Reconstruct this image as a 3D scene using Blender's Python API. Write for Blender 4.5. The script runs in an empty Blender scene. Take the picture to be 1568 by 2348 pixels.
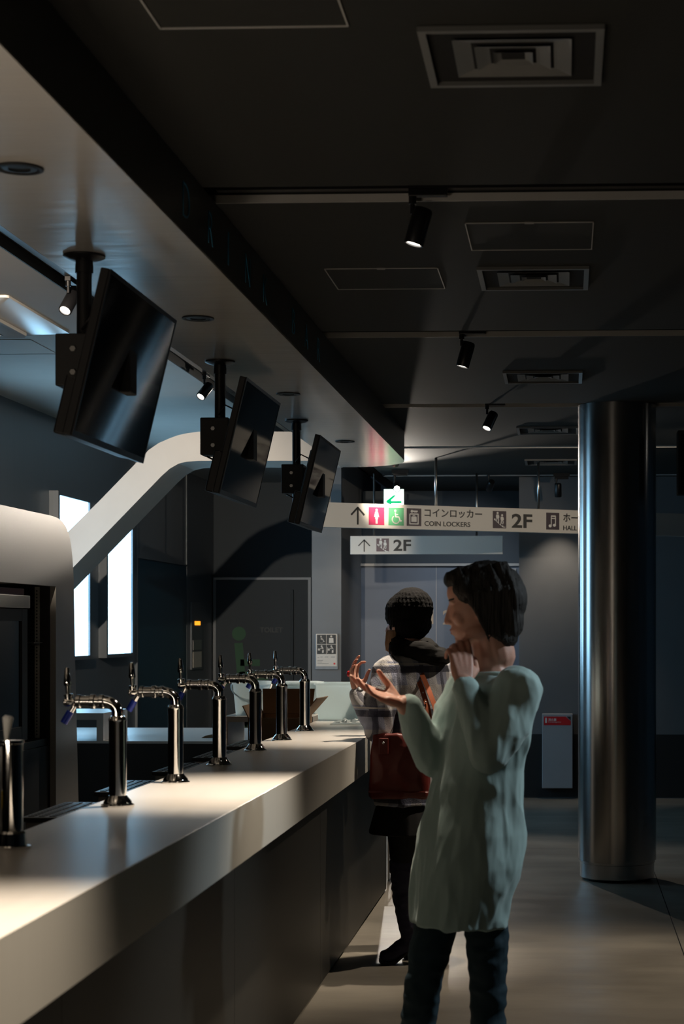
import bpy, bmesh, math, random
from mathutils import Vector, Matrix, Euler, noise
random.seed(7)
PI = math.pi
V = Vector
C = bpy.context.scene.collection
SC = bpy.context.scene

# ---------------------------------------------------------------- camera
YAW = math.atan(0.04098)
cd = bpy.data.cameras.new('camera'); cam = bpy.data.objects.new('camera', cd); C.objects.link(cam)
cam.location = (0, 0, 1.5); cam.rotation_euler = (PI/2, 0, YAW)
cd.sensor_fit = 'VERTICAL'; cd.sensor_height = 36; cd.sensor_width = 24; cd.lens = 36*4100/2348
cd.shift_x = (784-1130)/2348; cd.shift_y = (1438-1174)/2348
cd.clip_start = 0.05; cd.clip_end = 100
cd.dof.use_dof = True; cd.dof.focus_distance = 9.0; cd.dof.aperture_fstop = 6.3
SC.camera = cam

def Y(D, X=0):                      # depth along the view axis -> world Y at a given X
    return (D + 0.04098*X*0.99916)/0.99916

# ---------------------------------------------------------------- world, exposure
w = bpy.data.worlds.new('world'); SC.world = w; w.use_nodes = True
w.node_tree.nodes['Background'].inputs[0].default_value = (0.35, 0.5, 0.75, 1)
w.node_tree.nodes['Background'].inputs[1].default_value = 0.01
SC.view_settings.view_transform = 'Standard'; SC.view_settings.look = 'None'
SC.view_settings.exposure = 0; SC.view_settings.gamma = 1; SC.view_settings.use_curve_mapping = False

WARM = (1.0, 0.84, 0.66); COOL = (0.34, 0.69, 1.0)
E_TRACK = 240; E_BACK = 12; E_STAR = 150; E_BOX = 5.5

# light sources: spotlight beams, and one unseen fill added behind the bar
def lamp(kind, loc, target, energy, color, **kw):
    l = bpy.data.lights.new('lamp', kind); l.energy = energy; l.color = color
    for k, v in kw.items(): setattr(l, k, v)
    o = bpy.data.objects.new('lamp_light', l); C.objects.link(o); o.location = loc
    d = V(target)-V(loc); o.rotation_euler = d.to_track_quat('-Z', 'Y').to_euler()
    return o

# ---------------------------------------------------------------- materials
def nodes(m): return m.node_tree.nodes, m.node_tree.links
def mat(name, col, rough=0.5, metal=0.0, var=0.06, vscale=(6, 6, 6), bump=0.0, bscale=(80, 80, 80), aniso=0.0, trans=0.0, spec=0.5, ior=1.45, sheen=0.0, coat=0.0, rvar=0.0):
    m = bpy.data.materials.new(name); m.use_nodes = True
    n, l = nodes(m); b = n['Principled BSDF']
    b.inputs['Roughness'].default_value = rough; b.inputs['Metallic'].default_value = metal
    b.inputs['Specular IOR Level'].default_value = spec; b.inputs['IOR'].default_value = ior
    b.inputs['Transmission Weight'].default_value = trans
    b.inputs['Sheen Weight'].default_value = sheen; b.inputs['Coat Weight'].default_value = coat
    tc = n.new('ShaderNodeTexCoord'); mp = n.new('ShaderNodeMapping'); mp.inputs['Scale'].default_value = vscale
    l.new(tc.outputs['Object'], mp.inputs['Vector'])
    nz = n.new('ShaderNodeTexNoise'); nz.inputs['Scale'].default_value = 1; nz.inputs['Detail'].default_value = 6
    l.new(mp.outputs[0], nz.inputs['Vector'])
    mx = n.new('ShaderNodeMix'); mx.data_type = 'RGBA'
    mx.inputs['A'].default_value = (*[c*(1-var) for c in col], 1); mx.inputs['B'].default_value = (*[min(1, c*(1+var)) for c in col], 1)
    l.new(nz.outputs['Fac'], mx.inputs['Factor']); l.new(mx.outputs['Result'], b.inputs['Base Color'])
    if rvar:
        mr = n.new('ShaderNodeMapRange'); mr.inputs['To Min'].default_value = max(0, rough-rvar); mr.inputs['To Max'].default_value = rough+rvar
        l.new(nz.outputs['Fac'], mr.inputs['Value']); l.new(mr.outputs[0], b.inputs['Roughness'])
    if bump:
        m2 = n.new('ShaderNodeMapping'); m2.inputs['Scale'].default_value = bscale; l.new(tc.outputs['Object'], m2.inputs['Vector'])
        n2 = n.new('ShaderNodeTexNoise'); n2.inputs['Scale'].default_value = 1; n2.inputs['Detail'].default_value = 4
        l.new(m2.outputs[0], n2.inputs['Vector'])
        bp = n.new('ShaderNodeBump'); bp.inputs['Strength'].default_value = bump; bp.inputs['Distance'].default_value = 0.01
        l.new(n2.outputs['Fac'], bp.inputs['Height']); l.new(bp.outputs[0], b.inputs['Normal'])
    if aniso:
        b.inputs['Anisotropic'].default_value = aniso; b.inputs['Anisotropic Rotation'].default_value = .25
        tg = n.new('ShaderNodeTangent'); tg.direction_type = 'RADIAL'; tg.axis = 'Z'; l.new(tg.outputs[0], b.inputs['Tangent'])
    return m
def emis(name, col, strength, base=(0.8, 0.8, 0.8)):
    m = mat(name, base, 0.4, var=0.01); b = m.node_tree.nodes['Principled BSDF']
    b.inputs['Emission Color'].default_value = (*col, 1); b.inputs['Emission Strength'].default_value = strength
    return m

M = {}
M['ceil'] = mat('dark_ceiling_paint', (0.010, 0.0105, 0.008), 0.8, var=0.08, bump=0.05)
M['ceilbar'] = mat('grey_ceiling_paint', (0.50, 0.47, 0.43), 0.7, bump=0.04)
M['void'] = mat('black_void_paint', (0.004, 0.004, 0.004), 0.9)
M['lip'] = mat('grey_metal_lip', (0.38, 0.37, 0.35), 0.45)
M['vent'] = mat('dark_grey_vent_metal', (0.12, 0.12, 0.115), 0.4)
M['wallL'] = mat('brushed_slate_panel', (0.16, 0.18, 0.20), 0.42, metal=0.35, var=0.18, vscale=(30, 30, 1.2), rvar=0.06)
M['wallB'] = mat('dark_grey_wall_paint', (0.135, 0.138, 0.142), 0.6, bump=0.03)
M['wallD'] = mat('blue_black_wall_paint', (0.03, 0.045, 0.06), 0.6)
M['liftdoor'] = mat('dark_teal_metal', (0.012, 0.055, 0.09), 0.35, metal=0.2)
M['hall'] = mat('slate_blue_door_paint', (0.13, 0.16, 0.21), 0.5)
M['black'] = mat('black_plastic', (0.008, 0.008, 0.009), 0.35)
M['blackm'] = mat('matte_black_metal', (0.010, 0.010, 0.011), 0.55)
M['darkpan'] = mat('black_panel', (0.018, 0.018, 0.019), 0.5)
M['screen'] = mat('glossy_black_screen', (0.004, 0.004, 0.005), 0.05, spec=0.2)
M['white'] = mat('satin_white_laminate', (0.62, 0.59, 0.55), 0.30, var=0.03, vscale=(40, 2, 40), rvar=0.04)
M['soffit'] = mat('satin_canopy_metal', (0.55, 0.52, 0.48), 0.20, metal=0.25, var=0.04, vscale=(4, 40, 4), bump=0.12, bscale=(3, 14, 3), rvar=0.05)
M['fascia'] = mat('grey_fascia_laminate', (0.05, 0.05, 0.048), 0.35)
M['ribbon'] = mat('cream_painted_beam', (0.66, 0.60, 0.54), 0.45, metal=0.0)
M['cabinet'] = mat('satin_grey_metal_cladding', (0.44, 0.42, 0.39), 0.36, metal=0.45, var=0.05, vscale=(40, 40, 1.5), rvar=0.05)
M['apron'] = mat('satin_warm_grey_metal', (0.50, 0.485, 0.44), 0.38, metal=0.25, var=0.03, vscale=(30, 30, 1))
M['base'] = mat('bronze_grey_panel', (0.030, 0.028, 0.023), 0.45, metal=0.25, var=0.06, vscale=(30, 30, 1.5))
M['chrome'] = mat('polished_chrome', (0.78, 0.77, 0.75), 0.07, metal=1.0, var=0.01)
M['steel'] = mat('brushed_steel', (0.5, 0.5, 0.5), 0.3, metal=1.0)
M['column'] = mat('brushed_steel_column', (0.50, 0.495, 0.49), 0.22, metal=1.0, var=0.05, vscale=(14, 14, 0.6), aniso=0.7, rvar=0.03)
M['blue'] = mat('blue_rubber', (0.01, 0.04, 0.42), 0.45)
M['palewhite'] = mat('white_plastic', (0.8, 0.8, 0.78), 0.4)
M['sign'] = mat('sign_white_enamel', (0.66, 0.64, 0.60), 0.42, var=0.02)
M['ink'] = mat('sign_black_ink', (0.02, 0.022, 0.022), 0.5)
M['plum'] = mat('sign_plum_ink', (0.05, 0.035, 0.05), 0.5)
M['mauve'] = mat('sign_mauve_ink', (0.16, 0.11, 0.12), 0.5)
M['pink'] = mat('sign_crimson_ink', (0.55, 0.03, 0.12), 0.5)
M['green'] = mat('sign_green_ink', (0.10, 0.42, 0.20), 0.5)
M['glyph'] = mat('sign_white_ink', (0.78, 0.77, 0.74), 0.5)
M['red'] = mat('label_red_ink', (0.62, 0.02, 0.025), 0.4)
M['cream'] = mat('label_cream', (0.62, 0.54, 0.46), 0.5)
M['beige'] = mat('vinyl_beige_digit', (0.42, 0.33, 0.24), 0.5)
M['dimgreen'] = mat('dark_green_vinyl', (0.012, 0.10, 0.045), 0.5)
M['dimgrey'] = mat('dark_grey_vinyl', (0.06, 0.075, 0.08), 0.5)
M['letter'] = mat('deep_blue_letter', (0.03, 0.30, 0.55), 0.4)
M['extbox'] = mat('grey_box_enamel', (0.34, 0.345, 0.36), 0.45)
M['box'] = mat('brown_cardboard', (0.20, 0.115, 0.055), 0.8, var=0.12)
M['tub'] = mat('translucent_plastic', (0.78, 0.86, 0.88), 0.35, trans=0.15, var=0.02)
n_, l_ = nodes(M['tub']); tr_n = n_.new('ShaderNodeBsdfTranslucent'); tr_n.inputs[0].default_value = (.80, .88, .90, 1); mxs = n_.new('ShaderNodeMixShader'); mxs.inputs[0].default_value = .5
l_.new(n_['Principled BSDF'].outputs[0], mxs.inputs[1]); l_.new(tr_n.outputs[0], mxs.inputs[2]); l_.new(mxs.outputs[0], n_['Material Output'].inputs[0])
M['grate'] = mat('black_grate', (0.012, 0.013, 0.014), 0.3)
M['glass'] = mat('dark_glass', (0.02, 0.025, 0.022), 0.06, spec=0.6)
M['yellow'] = mat('yellow_sticker', (0.7, 0.5, 0.02), 0.5)
M['alu'] = mat('pale_aluminium', (0.85, 0.80, 0.70), 0.4, metal=0.3)
M['ac'] = mat('glossy_white_plastic', (0.62, 0.60, 0.57), 0.18, var=0.02)
M['lens'] = emis('lamp_lens_glow', (1.0, 0.93, 0.82), 14)
M['star'] = emis('lamp_lens_strong', (1.0, 0.95, 0.85), 60)
M['lightbox'] = emis('lightbox_glow', COOL, E_BOX)
M['exit'] = emis('exit_sign_glow', (0.75, 1.0, 0.88), 2.2)
M['exitg'] = emis('exit_sign_green', (0.0, 0.55, 0.2), 1.0, (0.0, 0.3, 0.1))
M['orange'] = emis('amber_indicator', (1.0, 0.35, 0.02), 1.6, (0.3, 0.1, 0.0))
M['redlamp'] = mat('red_fridge_header', (0.14, 0.02, 0.01), 0.4)
# people
M['skin'] = mat('skin', (0.50, 0.27, 0.20), 0.5, var=0.06, vscale=(30, 30, 30), bump=0.05, bscale=(200, 200, 200))
M['skin'].node_tree.nodes['Principled BSDF'].inputs['Subsurface Weight'].default_value = 0.08
M['lip_skin'] = mat('lip_skin', (0.33, 0.10, 0.09), 0.4)
M['eye'] = mat('eye_white', (0.6, 0.58, 0.55), 0.2)
M['hair'] = mat('dark_brown_hair', (0.009, 0.007, 0.005), 0.7, var=0.5, vscale=(90, 90, 12), bump=0.7, bscale=(160, 160, 14))
M['hairb'] = mat('light_brown_hair', (0.36, 0.22, 0.13), 0.45, var=0.4, vscale=(300, 300, 12), bump=0.7, bscale=(400, 400, 12))
M['knit'] = mat('black_knit', (0.004, 0.004, 0.0045), 0.95, bump=.6, bscale=(120, 120, 90), spec=.2)
M['hood'] = mat('black_jersey', (0.006, 0.006, 0.006), 0.9, bump=0.4, bscale=(12, 12, 40), spec=.25)
M['tights'] = mat('black_fabric', (0.004, 0.004, 0.005), 0.8)
M['boot'] = mat('navy_suede', (0.022, 0.022, 0.050), 0.75, bump=0.35, bscale=(25, 25, 60), sheen=0.1)
M['sole'] = mat('black_rubber_sole', (0.01, 0.01, 0.01), 0.7)
M['bag'] = mat('oxblood_leather', (0.105, 0.012, 0.008), 0.42, var=0.2, bump=0.25, bscale=(14, 14, 14))
M['strap'] = mat('tan_leather', (0.36, 0.10, 0.045), 0.38, var=0.12)
M['tunic'] = mat('sage_green_jersey', (0.33, 0.45, 0.43), 0.85, var=0.06, bump=0.3, bscale=(18, 18, 5), sheen=0.15)
M['jeans'] = mat('dark_denim', (0.010, 0.030, 0.042), 0.8, var=0.25, vscale=(30, 30, 30), bump=0.25, bscale=(30, 30, 12))
def plaid():
    m = mat('grey_navy_plaid_wool', (0.5, 0.5, 0.5), 0.95, bump=0.5, bscale=(260, 260, 260), sheen=0.3)
    n, l = nodes(m); b = n['Principled BSDF']
    tc = n.new('ShaderNodeTexCoord'); sp = n.new('ShaderNodeSeparateXYZ'); l.new(tc.outputs['Object'], sp.inputs[0])
    def band(sock, period, off, width):
        a = n.new('ShaderNodeMath'); a.operation = 'ADD'; a.inputs[1].default_value = off+10; l.new(sock, a.inputs[0])
        d = n.new('ShaderNodeMath'); d.operation = 'DIVIDE'; d.inputs[1].default_value = period; l.new(a.outputs[0], d.inputs[0])
        f = n.new('ShaderNodeMath'); f.operation = 'FRACT'; l.new(d.outputs[0], f.inputs[0])
        c = n.new('ShaderNodeMath'); c.operation = 'LESS_THAN'; c.inputs[1].default_value = width; l.new(f.outputs[0], c.inputs[0])
        return c.outputs[0]
    s1 = n.new('ShaderNodeMath'); s1.operation = 'ADD'; l.new(sp.outputs['X'], s1.inputs[0])
    k = n.new('ShaderNodeMath'); k.operation = 'MULTIPLY'; k.inputs[1].default_value = 0.8; l.new(sp.outputs['Y'], k.inputs[0]); l.new(k.outputs[0], s1.inputs[1])
    cur = None
    rgb = n.new('ShaderNodeRGB'); rgb.outputs[0].default_value = (0.25, 0.27, 0.36, 1); cur = rgb.outputs[0]
    for sock, per, off, wd, col, fac in ((sp.outputs['Z'], .19, .05, .45, (0.50, 0.48, 0.46), .7), (s1.outputs[0], .15, .02, .40, (0.52, 0.50, 0.48), .6),
                                         (sp.outputs['Z'], .19, .10, .15, (0.018, 0.02, 0.045), .9), (s1.outputs[0], .15, .08, .17, (0.02, 0.022, 0.05), .8),
                                         (sp.outputs['Z'], .19, .065, .035, (0.6, 0.57, 0.52), .8)):
        mx = n.new('ShaderNodeMix'); mx.data_type = 'RGBA'; mx.inputs['B'].default_value = (*col, 1)
        fm = n.new('ShaderNodeMath'); fm.operation = 'MULTIPLY'; fm.inputs[1].default_value = fac; l.new(band(sock, per, off, wd), fm.inputs[0])
        l.new(fm.outputs[0], mx.inputs['Factor']); l.new(cur, mx.inputs['A']); cur = mx.outputs['Result']
    l.new(cur, b.inputs['Base Color'])
    return m
M['plaid'] = plaid()
def concrete():
    m = mat('polished_concrete', (0.26, 0.235, 0.19), 0.33, spec=0.45)
    n, l = nodes(m); b = n['Principled BSDF']; tc = n.new('ShaderNodeTexCoord')
    def nz(scale, detail):
        mp = n.new('ShaderNodeMapping'); mp.inputs['Scale'].default_value = scale; l.new(tc.outputs['Object'], mp.inputs['Vector'])
        z = n.new('ShaderNodeTexNoise'); z.inputs['Scale'].default_value = 1; z.inputs['Detail'].default_value = detail; l.new(mp.outputs[0], z.inputs['Vector']); return z.outputs['Fac']
    r = n.new('ShaderNodeValToRGB'); l.new(nz((1.1, 1.5, 1), 10), r.inputs[0])
    r.color_ramp.elements[0].position = .3; r.color_ramp.elements[0].color = (0.20, 0.18, 0.15, 1)
    r.color_ramp.elements[1].position = .72; r.color_ramp.elements[1].color = (0.35, 0.32, 0.265, 1)
    r2 = n.new('ShaderNodeValToRGB'); l.new(nz((1.2, 4, 1), 9), r2.inputs[0])
    r2.color_ramp.elements[0].position = .42; r2.color_ramp.elements[0].color = (0.8, 0.8, 0.8, 1); r2.color_ramp.elements[1].position = .6; r2.color_ramp.elements[1].color = (1, 1, 1, 1)
    mx = n.new('ShaderNodeMix'); mx.data_type = 'RGBA'; mx.blend_type = 'MULTIPLY'; mx.inputs['Factor'].default_value = .8
    l.new(r.outputs[0], mx.inputs['A']); l.new(r2.outputs[0], mx.inputs['B'])
    l.new(mx.outputs['Result'], b.inputs['Base Color'])
    mr = n.new('ShaderNodeMapRange'); mr.inputs['To Min'].default_value = .24; mr.inputs['To Max'].default_value = .5; l.new(nz((2, 5, 1), 8), mr.inputs['Value']); l.new(mr.outputs[0], b.inputs['Roughness'])
    bp = n.new('ShaderNodeBump'); bp.inputs['Strength'].default_value = .12; bp.inputs['Distance'].default_value = .01; l.new(nz((9, 14, 1), 6), bp.inputs['Height']); l.new(bp.outputs[0], b.inputs['Normal'])
    return m
M['floor'] = concrete()

# ---------------------------------------------------------------- mesh helpers
def obj(name, bm, m, parent=None, smooth=False, loc=(0, 0, 0), bevel=0):
    me = bpy.data.meshes.new(name)
    if isinstance(bm, bmesh.types.BMesh):
        bmesh.ops.recalc_face_normals(bm, faces=bm.faces); bm.to_mesh(me); bm.free()
    else: me = bm
    if not isinstance(m, (list, tuple)): m = [m]
    for k in m: me.materials.append(k)
    if smooth:
        me.shade_smooth()
        if smooth == 'auto': me.set_sharp_from_angle(angle=math.radians(35))
    o = bpy.data.objects.new(name, me); C.objects.link(o); o.location = loc
    if parent: o.parent = parent
    if bevel:
        b = o.modifiers.new('bevel', 'BEVEL'); b.width = bevel; b.segments = 2; b.limit_method = 'ANGLE'; b.angle_limit = .6
    return o
def tag(o, label=None, cat=None, group=None, kind=None):
    if label: o['label'] = label
    if cat: o['category'] = cat
    if group: o['group'] = group
    if kind: o['kind'] = kind
    return o
def thing(name, label, cat, loc=(0, 0, 0), rotz=0, group=None):
    o = bpy.data.objects.new(name, None); C.objects.link(o); o.location = loc; o.rotation_euler = (0, 0, rotz)
    o.empty_display_size = .05
    return tag(o, label, cat, group)
def struct(name, bm, m, **k):
    return tag(obj(name, bm, m, **k), kind='structure')
def copy_tree(o, parent=None):
    c = o.copy(); C.objects.link(c); c.parent = parent
    for ch in list(o.children): copy_tree(ch, c)
    return c
def nb(): return bmesh.new()
def box(bm, x0, x1, y0, y1, z0, z1):
    vs = [bm.verts.new(p) for p in ((x0, y0, z0), (x1, y0, z0), (x1, y1, z0), (x0, y1, z0), (x0, y0, z1), (x1, y0, z1), (x1, y1, z1), (x0, y1, z1))]
    for f in ((0, 3, 2, 1), (4, 5, 6, 7), (0, 1, 5, 4), (1, 2, 6, 5), (2, 3, 7, 6), (3, 0, 4, 7)): bm.faces.new([vs[i] for i in f])
    return bm
def B(*a): return box(nb(), *a)
def rings(bm, rs, cap=True):            # rs: list of lists of points
    prev = None; all_ = []
    for r in rs:
        vs = [bm.verts.new(p) for p in r]; all_.append(vs)
        if prev:
            n = len(vs)
            for i in range(n): bm.faces.new((prev[i], prev[(i+1) % n], vs[(i+1) % n], vs[i]))
        prev = vs
    if cap: bm.faces.new(all_[0][::-1]); bm.faces.new(all_[-1])
    return bm
def frame_of(d):
    d = d.normalized(); a = V((0, 0, 1)) if abs(d.z) < .9 else V((1, 0, 0))
    u = d.cross(a).normalized(); return u, d.cross(u).normalized()
def tube(bm, pts, r, n=12, cap=True):   # pts polyline, r number or list
    pts = [V(p) for p in pts]; rr = r if isinstance(r, (list, tuple)) else [r]*len(pts); rs = []
    u = None
    for i, p in enumerate(pts):
        d = (pts[min(i+1, len(pts)-1)]-pts[max(i-1, 0)]).normalized()
        if u is None: u, v = frame_of(d)
        else:
            u = (u - d*u.dot(d)).normalized(); v = d.cross(u)
        rs.append([p+(u*math.cos(2*PI*k/n)+v*math.sin(2*PI*k/n))*rr[i] for k in range(n)])
    return rings(bm, rs, cap)
def lathe(bm, prof, n=24, c=(0, 0, 0), axis=None):   # prof [(r,z)]
    c = V(c); rs = []
    for r, z in prof: rs.append([c+V((r*math.cos(2*PI*k/n), r*math.sin(2*PI*k/n), z)) for k in range(n)])
    return rings(bm, rs)
def prism(bm, poly, a, b, ax='y'):      # 2-D polygon extruded along an axis
    def p3(p, t):
        return (p[0], t, p[1]) if ax == 'y' else ((t, p[0], p[1]) if ax == 'x' else (p[0], p[1], t))
    return rings(bm, [[p3(p, a) for p in poly], [p3(p, b) for p in poly]])
def arc(cx, cy, r, a0, a1, n=8, r2=None):
    r2 = r2 or r
    return [(cx+r*math.cos(math.radians(a0+(a1-a0)*i/n)), cy+r2*math.sin(math.radians(a0+(a1-a0)*i/n))) for i in range(n+1)]
class Flat:                             # flat signs: thin raised shapes on a plane (default: facing -Y)
    def __init__(s, o=(0, 0, 0), u=(1, 0, 0), v=(0, 0, 1), n=(0, -1, 0), t=.0015, scale=1):
        s.bm = nb(); s.o = V(o); s.u = V(u)*scale; s.v = V(v)*scale; s.n = V(n); s.t = t
    def poly(s, pts):
        b = [s.o+s.u*x+s.v*y for x, y in pts]; rings(s.bm, [b, [p+s.n*s.t for p in b]]); return s
    def rect(s, x0, x1, y0, y1): return s.poly([(x0, y0), (x1, y0), (x1, y1), (x0, y1)])
    def disc(s, x, y, r, n=18, ry=None): return s.poly(arc(x, y, r, 0, 360-360/n, n-1, ry))
    def stroke(s, pts, w):
        for (x0, y0), (x1, y1) in zip(pts, pts[1:]):
            d = math.hypot(x1-x0, y1-y0) or 1; a, b = -(y1-y0)/d*w/2, (x1-x0)/d*w/2
            s.poly([(x0+a, y0+b), (x0-a, y0-b), (x1-a, y1-b), (x1+a, y1+b)])
        for x, y in pts[1:-1]: s.disc(x, y, w/2, 10)
        return s
    def build(s, name, m, parent): return obj(name, s.bm, m, parent)
def text(s, size, m, parent, loc, rot=(PI/2, 0, 0), name='lettering', ext=.001, ax='LEFT', sx=1, bold=0):
    cu = bpy.data.curves.new('t', 'FONT'); cu.body = s; cu.size = size; cu.extrude = ext; cu.align_x = ax; cu.offset = bold; cu.resolution_u = 4
    t = bpy.data.objects.new('t', cu); C.objects.link(t)
    dg = bpy.context.evaluated_depsgraph_get(); me = bpy.data.meshes.new_from_object(t.evaluated_get(dg))
    bpy.data.objects.remove(t); bpy.data.curves.remove(cu)
    me.materials.clear(); me.materials.append(m)
    me.transform(Matrix.Diagonal((sx, 1, 1, 1)))
    o = bpy.data.objects.new(name, me); C.objects.link(o); o.location = loc; o.rotation_euler = rot; o.parent = parent
    return o

# ================================================================= ROOM
CZ = 2.82          # ceiling of the hall
HZ = 3.05          # higher ceiling behind the bar
YE = 15.72         # back wall
struct('floor', B(-6, 5, -3, 21, -.1, 0), M['floor'])
j = nb(); box(j, .536, .541, -3, YE, 0, .0012); struct('trim_21', j, M['void'])
# ceiling strips with slots for the lighting tracks
slots = [(2.72, 2.92), (5.33, 5.53), (7.95, 8.12), (10.55, 10.72), (13.02, 13.18), (15.48, 15.6)]
xs0, xs1 = -1.6, 4.2
y0 = -3
k = 1
for i, (a, b) in enumerate(slots):
    struct('ceiling' if i == 0 else 'ceiling_%d' % (i+1), B(xs0, xs1, y0, a, CZ, CZ+.08), M['ceil'])
    j = nb(); box(j, xs0, xs1, a-.02, b+.02, CZ+.30, CZ+.34); box(j, xs0, xs1, a-.02, a, CZ+.08, CZ+.3); box(j, xs0, xs1, b, b+.02, CZ+.08, CZ+.3); box(j, xs1, xs1+.02, a-.02, b+.02, CZ+.08, CZ+.34)
    struct('trim_%d' % k, j, M['void']); k += 1
    struct('trim_%d' % k, B(xs0, xs1, b-.006, b-.0005, CZ-.001, CZ+.024), M['lip']); k += 1
    y0 = b
struct('ceiling_7', B(xs0, xs1, y0, 17.6, CZ, CZ+.08), M['ceil'])
struct('ceiling_8', B(-6, -2.30, -3, 21, HZ, HZ+.08), M['ceilbar'])
struct('ceiling_9', B(-2.0, xs0, -3, 21, HZ, HZ+.08), M['ceilbar'])
j = nb(); box(j, -2.32, -1.98, -3, 21, HZ+.26, HZ+.3); box(j, -2.32, -2.301, -3, 21, HZ+.08, HZ+.26); box(j, -1.999, -1.98, -3, 21, HZ+.08, HZ+.26)
struct('trim_22', j, M['void'])
struct('trim_23', B(-2.300, -2.293, -3, 21, HZ-.004, HZ+.045), M['blackm'])
struct('trim_24', B(-1.6, -1.59, 12.7, 17.6, CZ, HZ+.08), M['ceil'])
# walls
XL = -3.78
struct('wall_left', B(XL-.15, XL, -3, 21, 0, HZ), M['wallL'])
struct('wall_right', B(4, 4.15, -3, 21, 0, CZ), M['wallD'])
struct('wall_rear', B(-6, 5, -3.1, -3, 0, HZ), M['wallD'])
struct('wall_back', B(-.414, 4, YE, YE+.15, 0, CZ), M['wallB'])
struct('wall_jamb_right', B(-.414, -.3, YE+.15, 17.3, 0, CZ), M['wallB'])
struct('wall_jamb_left', B(-2.245, -1.985, YE, 19.1, 0, CZ+.2), M['wallB'])
struct('wall_hall', B(-1.985, -.414, 17.3, 17.4, 2.10, CZ), M['wallD'])
struct('wall_toilet', B(XL, -2.245, 19.05, 19.2, 0, HZ), M['wallD'])
struct('baseboard_back', B(-.41, 4, YE-.012, YE-.0005, 0.012, .56), M['darkpan'])
struct('trim_25', B(.56, .568, YE-.02, YE-.001, 0, CZ), M['blackm'])
# doors
d = struct('door_1', B(-3.74, -2.75, 18.99, 19.05, 0, 2.006), M['wallD'])
f = Flat((-3.74, 18.989, 0))
f.disc(.245, 1.43, .075, 24); f.stroke([(.24, 1.33), (.27, .98), (.56, .98)], .09); f.stroke([(.26, 1.12), (.47, 1.12)], .07)
f.stroke(arc(.27, .72, .26, 115, 400, 22), .07)
f.build('wheelchair_symbol', M['dimgreen'], d)
text('TOILET', .075, M['dimgrey'], d, (-3.27, 18.988, 1.445), bold=.0015)
obj('door_frame', box(box(B(-3.77, -3.74, 18.97, 19.05, 0, 2.03), -2.75, -2.72, 18.97, 19.05, 0, 2.03), -3.74, -2.75, 18.97, 19.05, 2.006, 2.03), M['wallL'], d)
obj('door_handle', B(-2.93, -2.905, 18.94, 18.99, .8, 1.9), M['wallD'], d, bevel=.004)
d = struct('door_2', B(-1.985, -1.259, 17.26, 17.3, 0.01, 2.09), M['hall'])
obj('door_panel', B(-1.253, -.42, 17.26, 17.3, 0.01, 2.09), M['hall'], d)
text('1', .19, M['beige'], d, (-1.345, 17.257, 1.535), bold=.004, name='door_number')
text('2', .19, M['beige'], d, (-1.195, 17.257, 1.53), bold=.004, name='door_number')
obj('door_frame', box(B(-1.985, -.414, 17.22, 17.3, 2.09, 2.115), -1.259, -1.253, 17.262, 17.3, 0, 2.09), M['lip'], d)
obj('door_closer', B(-.72, -.48, 17.2, 17.26, 2.02, 2.065), M['lip'], d, bevel=.004)
obj('door_handle', tube(nb(), [(-1.32, 17.22, 1.0), (-1.32, 17.22, 1.25)], .012), M['steel'], d, smooth=True)
# lift door on the left wall
d = struct('door_3', B(XL-.001, XL+.006, Y(15.72, XL), Y(17.8, XL), 0, 2.11), M['liftdoor'])
fr = nb()
a, b = Y(15.72, XL), Y(17.8, XL)
box(fr, XL, XL+.02, a-.025, a, 0, HZ-.01); box(fr, XL, XL+.008, b, b+.012, 0, HZ-.01); box(fr, XL, XL+.02, a, b, 2.11, 2.12)
obj('door_frame', fr, M['wallL'], d)

# ================================================================= CANOPY ABOVE THE BAR
SZ = 2.623
t = thing('bar_canopy', 'long pale metal canopy above the bar counter with faint blue letters on its side', 'canopy', (-1.09, 0, SZ))
def canopy_poly(ins=0):
    X0, X1 = -.49+ins, 0-ins
    p = [(X0, -2.9), (X1, -2.9), (X1, 12.0)] + [(X1-.42+.42*math.cos(math.radians(a)), 12.0+.5*math.sin(math.radians(a))) for a in range(9, 91, 9)] + [(X0, 12.5)]
    return p
cx = canopy_poly()
obj('soffit_panel', prism(nb(), cx, 0, .006, 'z'), M['soffit'], t)
obj('fascia_panel', prism(nb(), cx, .0062, CZ-SZ-.001, 'z'), M['fascia'], t)
for ch, D in zip('DRINKBAR', (5.12, 5.48, 5.80, 6.11, 6.47, 7.15, 7.50, 7.87)):
    text(ch, .155, M['letter'], t, (.0015, Y(D, -1.09)-.05, .045), (PI/2, 0, PI/2), bold=-.004 if ch != 'I' else 0)
# speakers in the soffit
def dl(D):
    X = -1.335; y = Y(D, X)
    o = thing('recessed_speaker', '', 'speaker', (X, y, SZ), group='round recessed speakers in the canopy')
    obj('grille', lathe(nb(), [(.042, -.001), (.042, -.004), (.028, -.0045), (.028, -.002), (.001, -.002)], 28), M['grate'], o, smooth='auto')
    obj('rim', lathe(nb(), [(.058, -.0005), (.058, -.005), (.050, -.006), (.043, -.003), (.043, -.0006)], 32), M['blackm'], o, smooth='auto')
    return o
sp0 = dl(4.37)
names = ['round black recessed speaker in the canopy, nearest and highest in the photo', 'round black recessed speaker in the canopy just behind the nearest hanging screen', 'round black recessed speaker in the canopy between the second and third screens', 'round black recessed speaker at the far rounded end of the canopy']
sp0['label'] = names[0]
for D, nm in zip((6.49, 8.60, 10.8), names[1:]):
    c = copy_tree(sp0); c.location.y = Y(D, -1.335); c['label'] = nm

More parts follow.
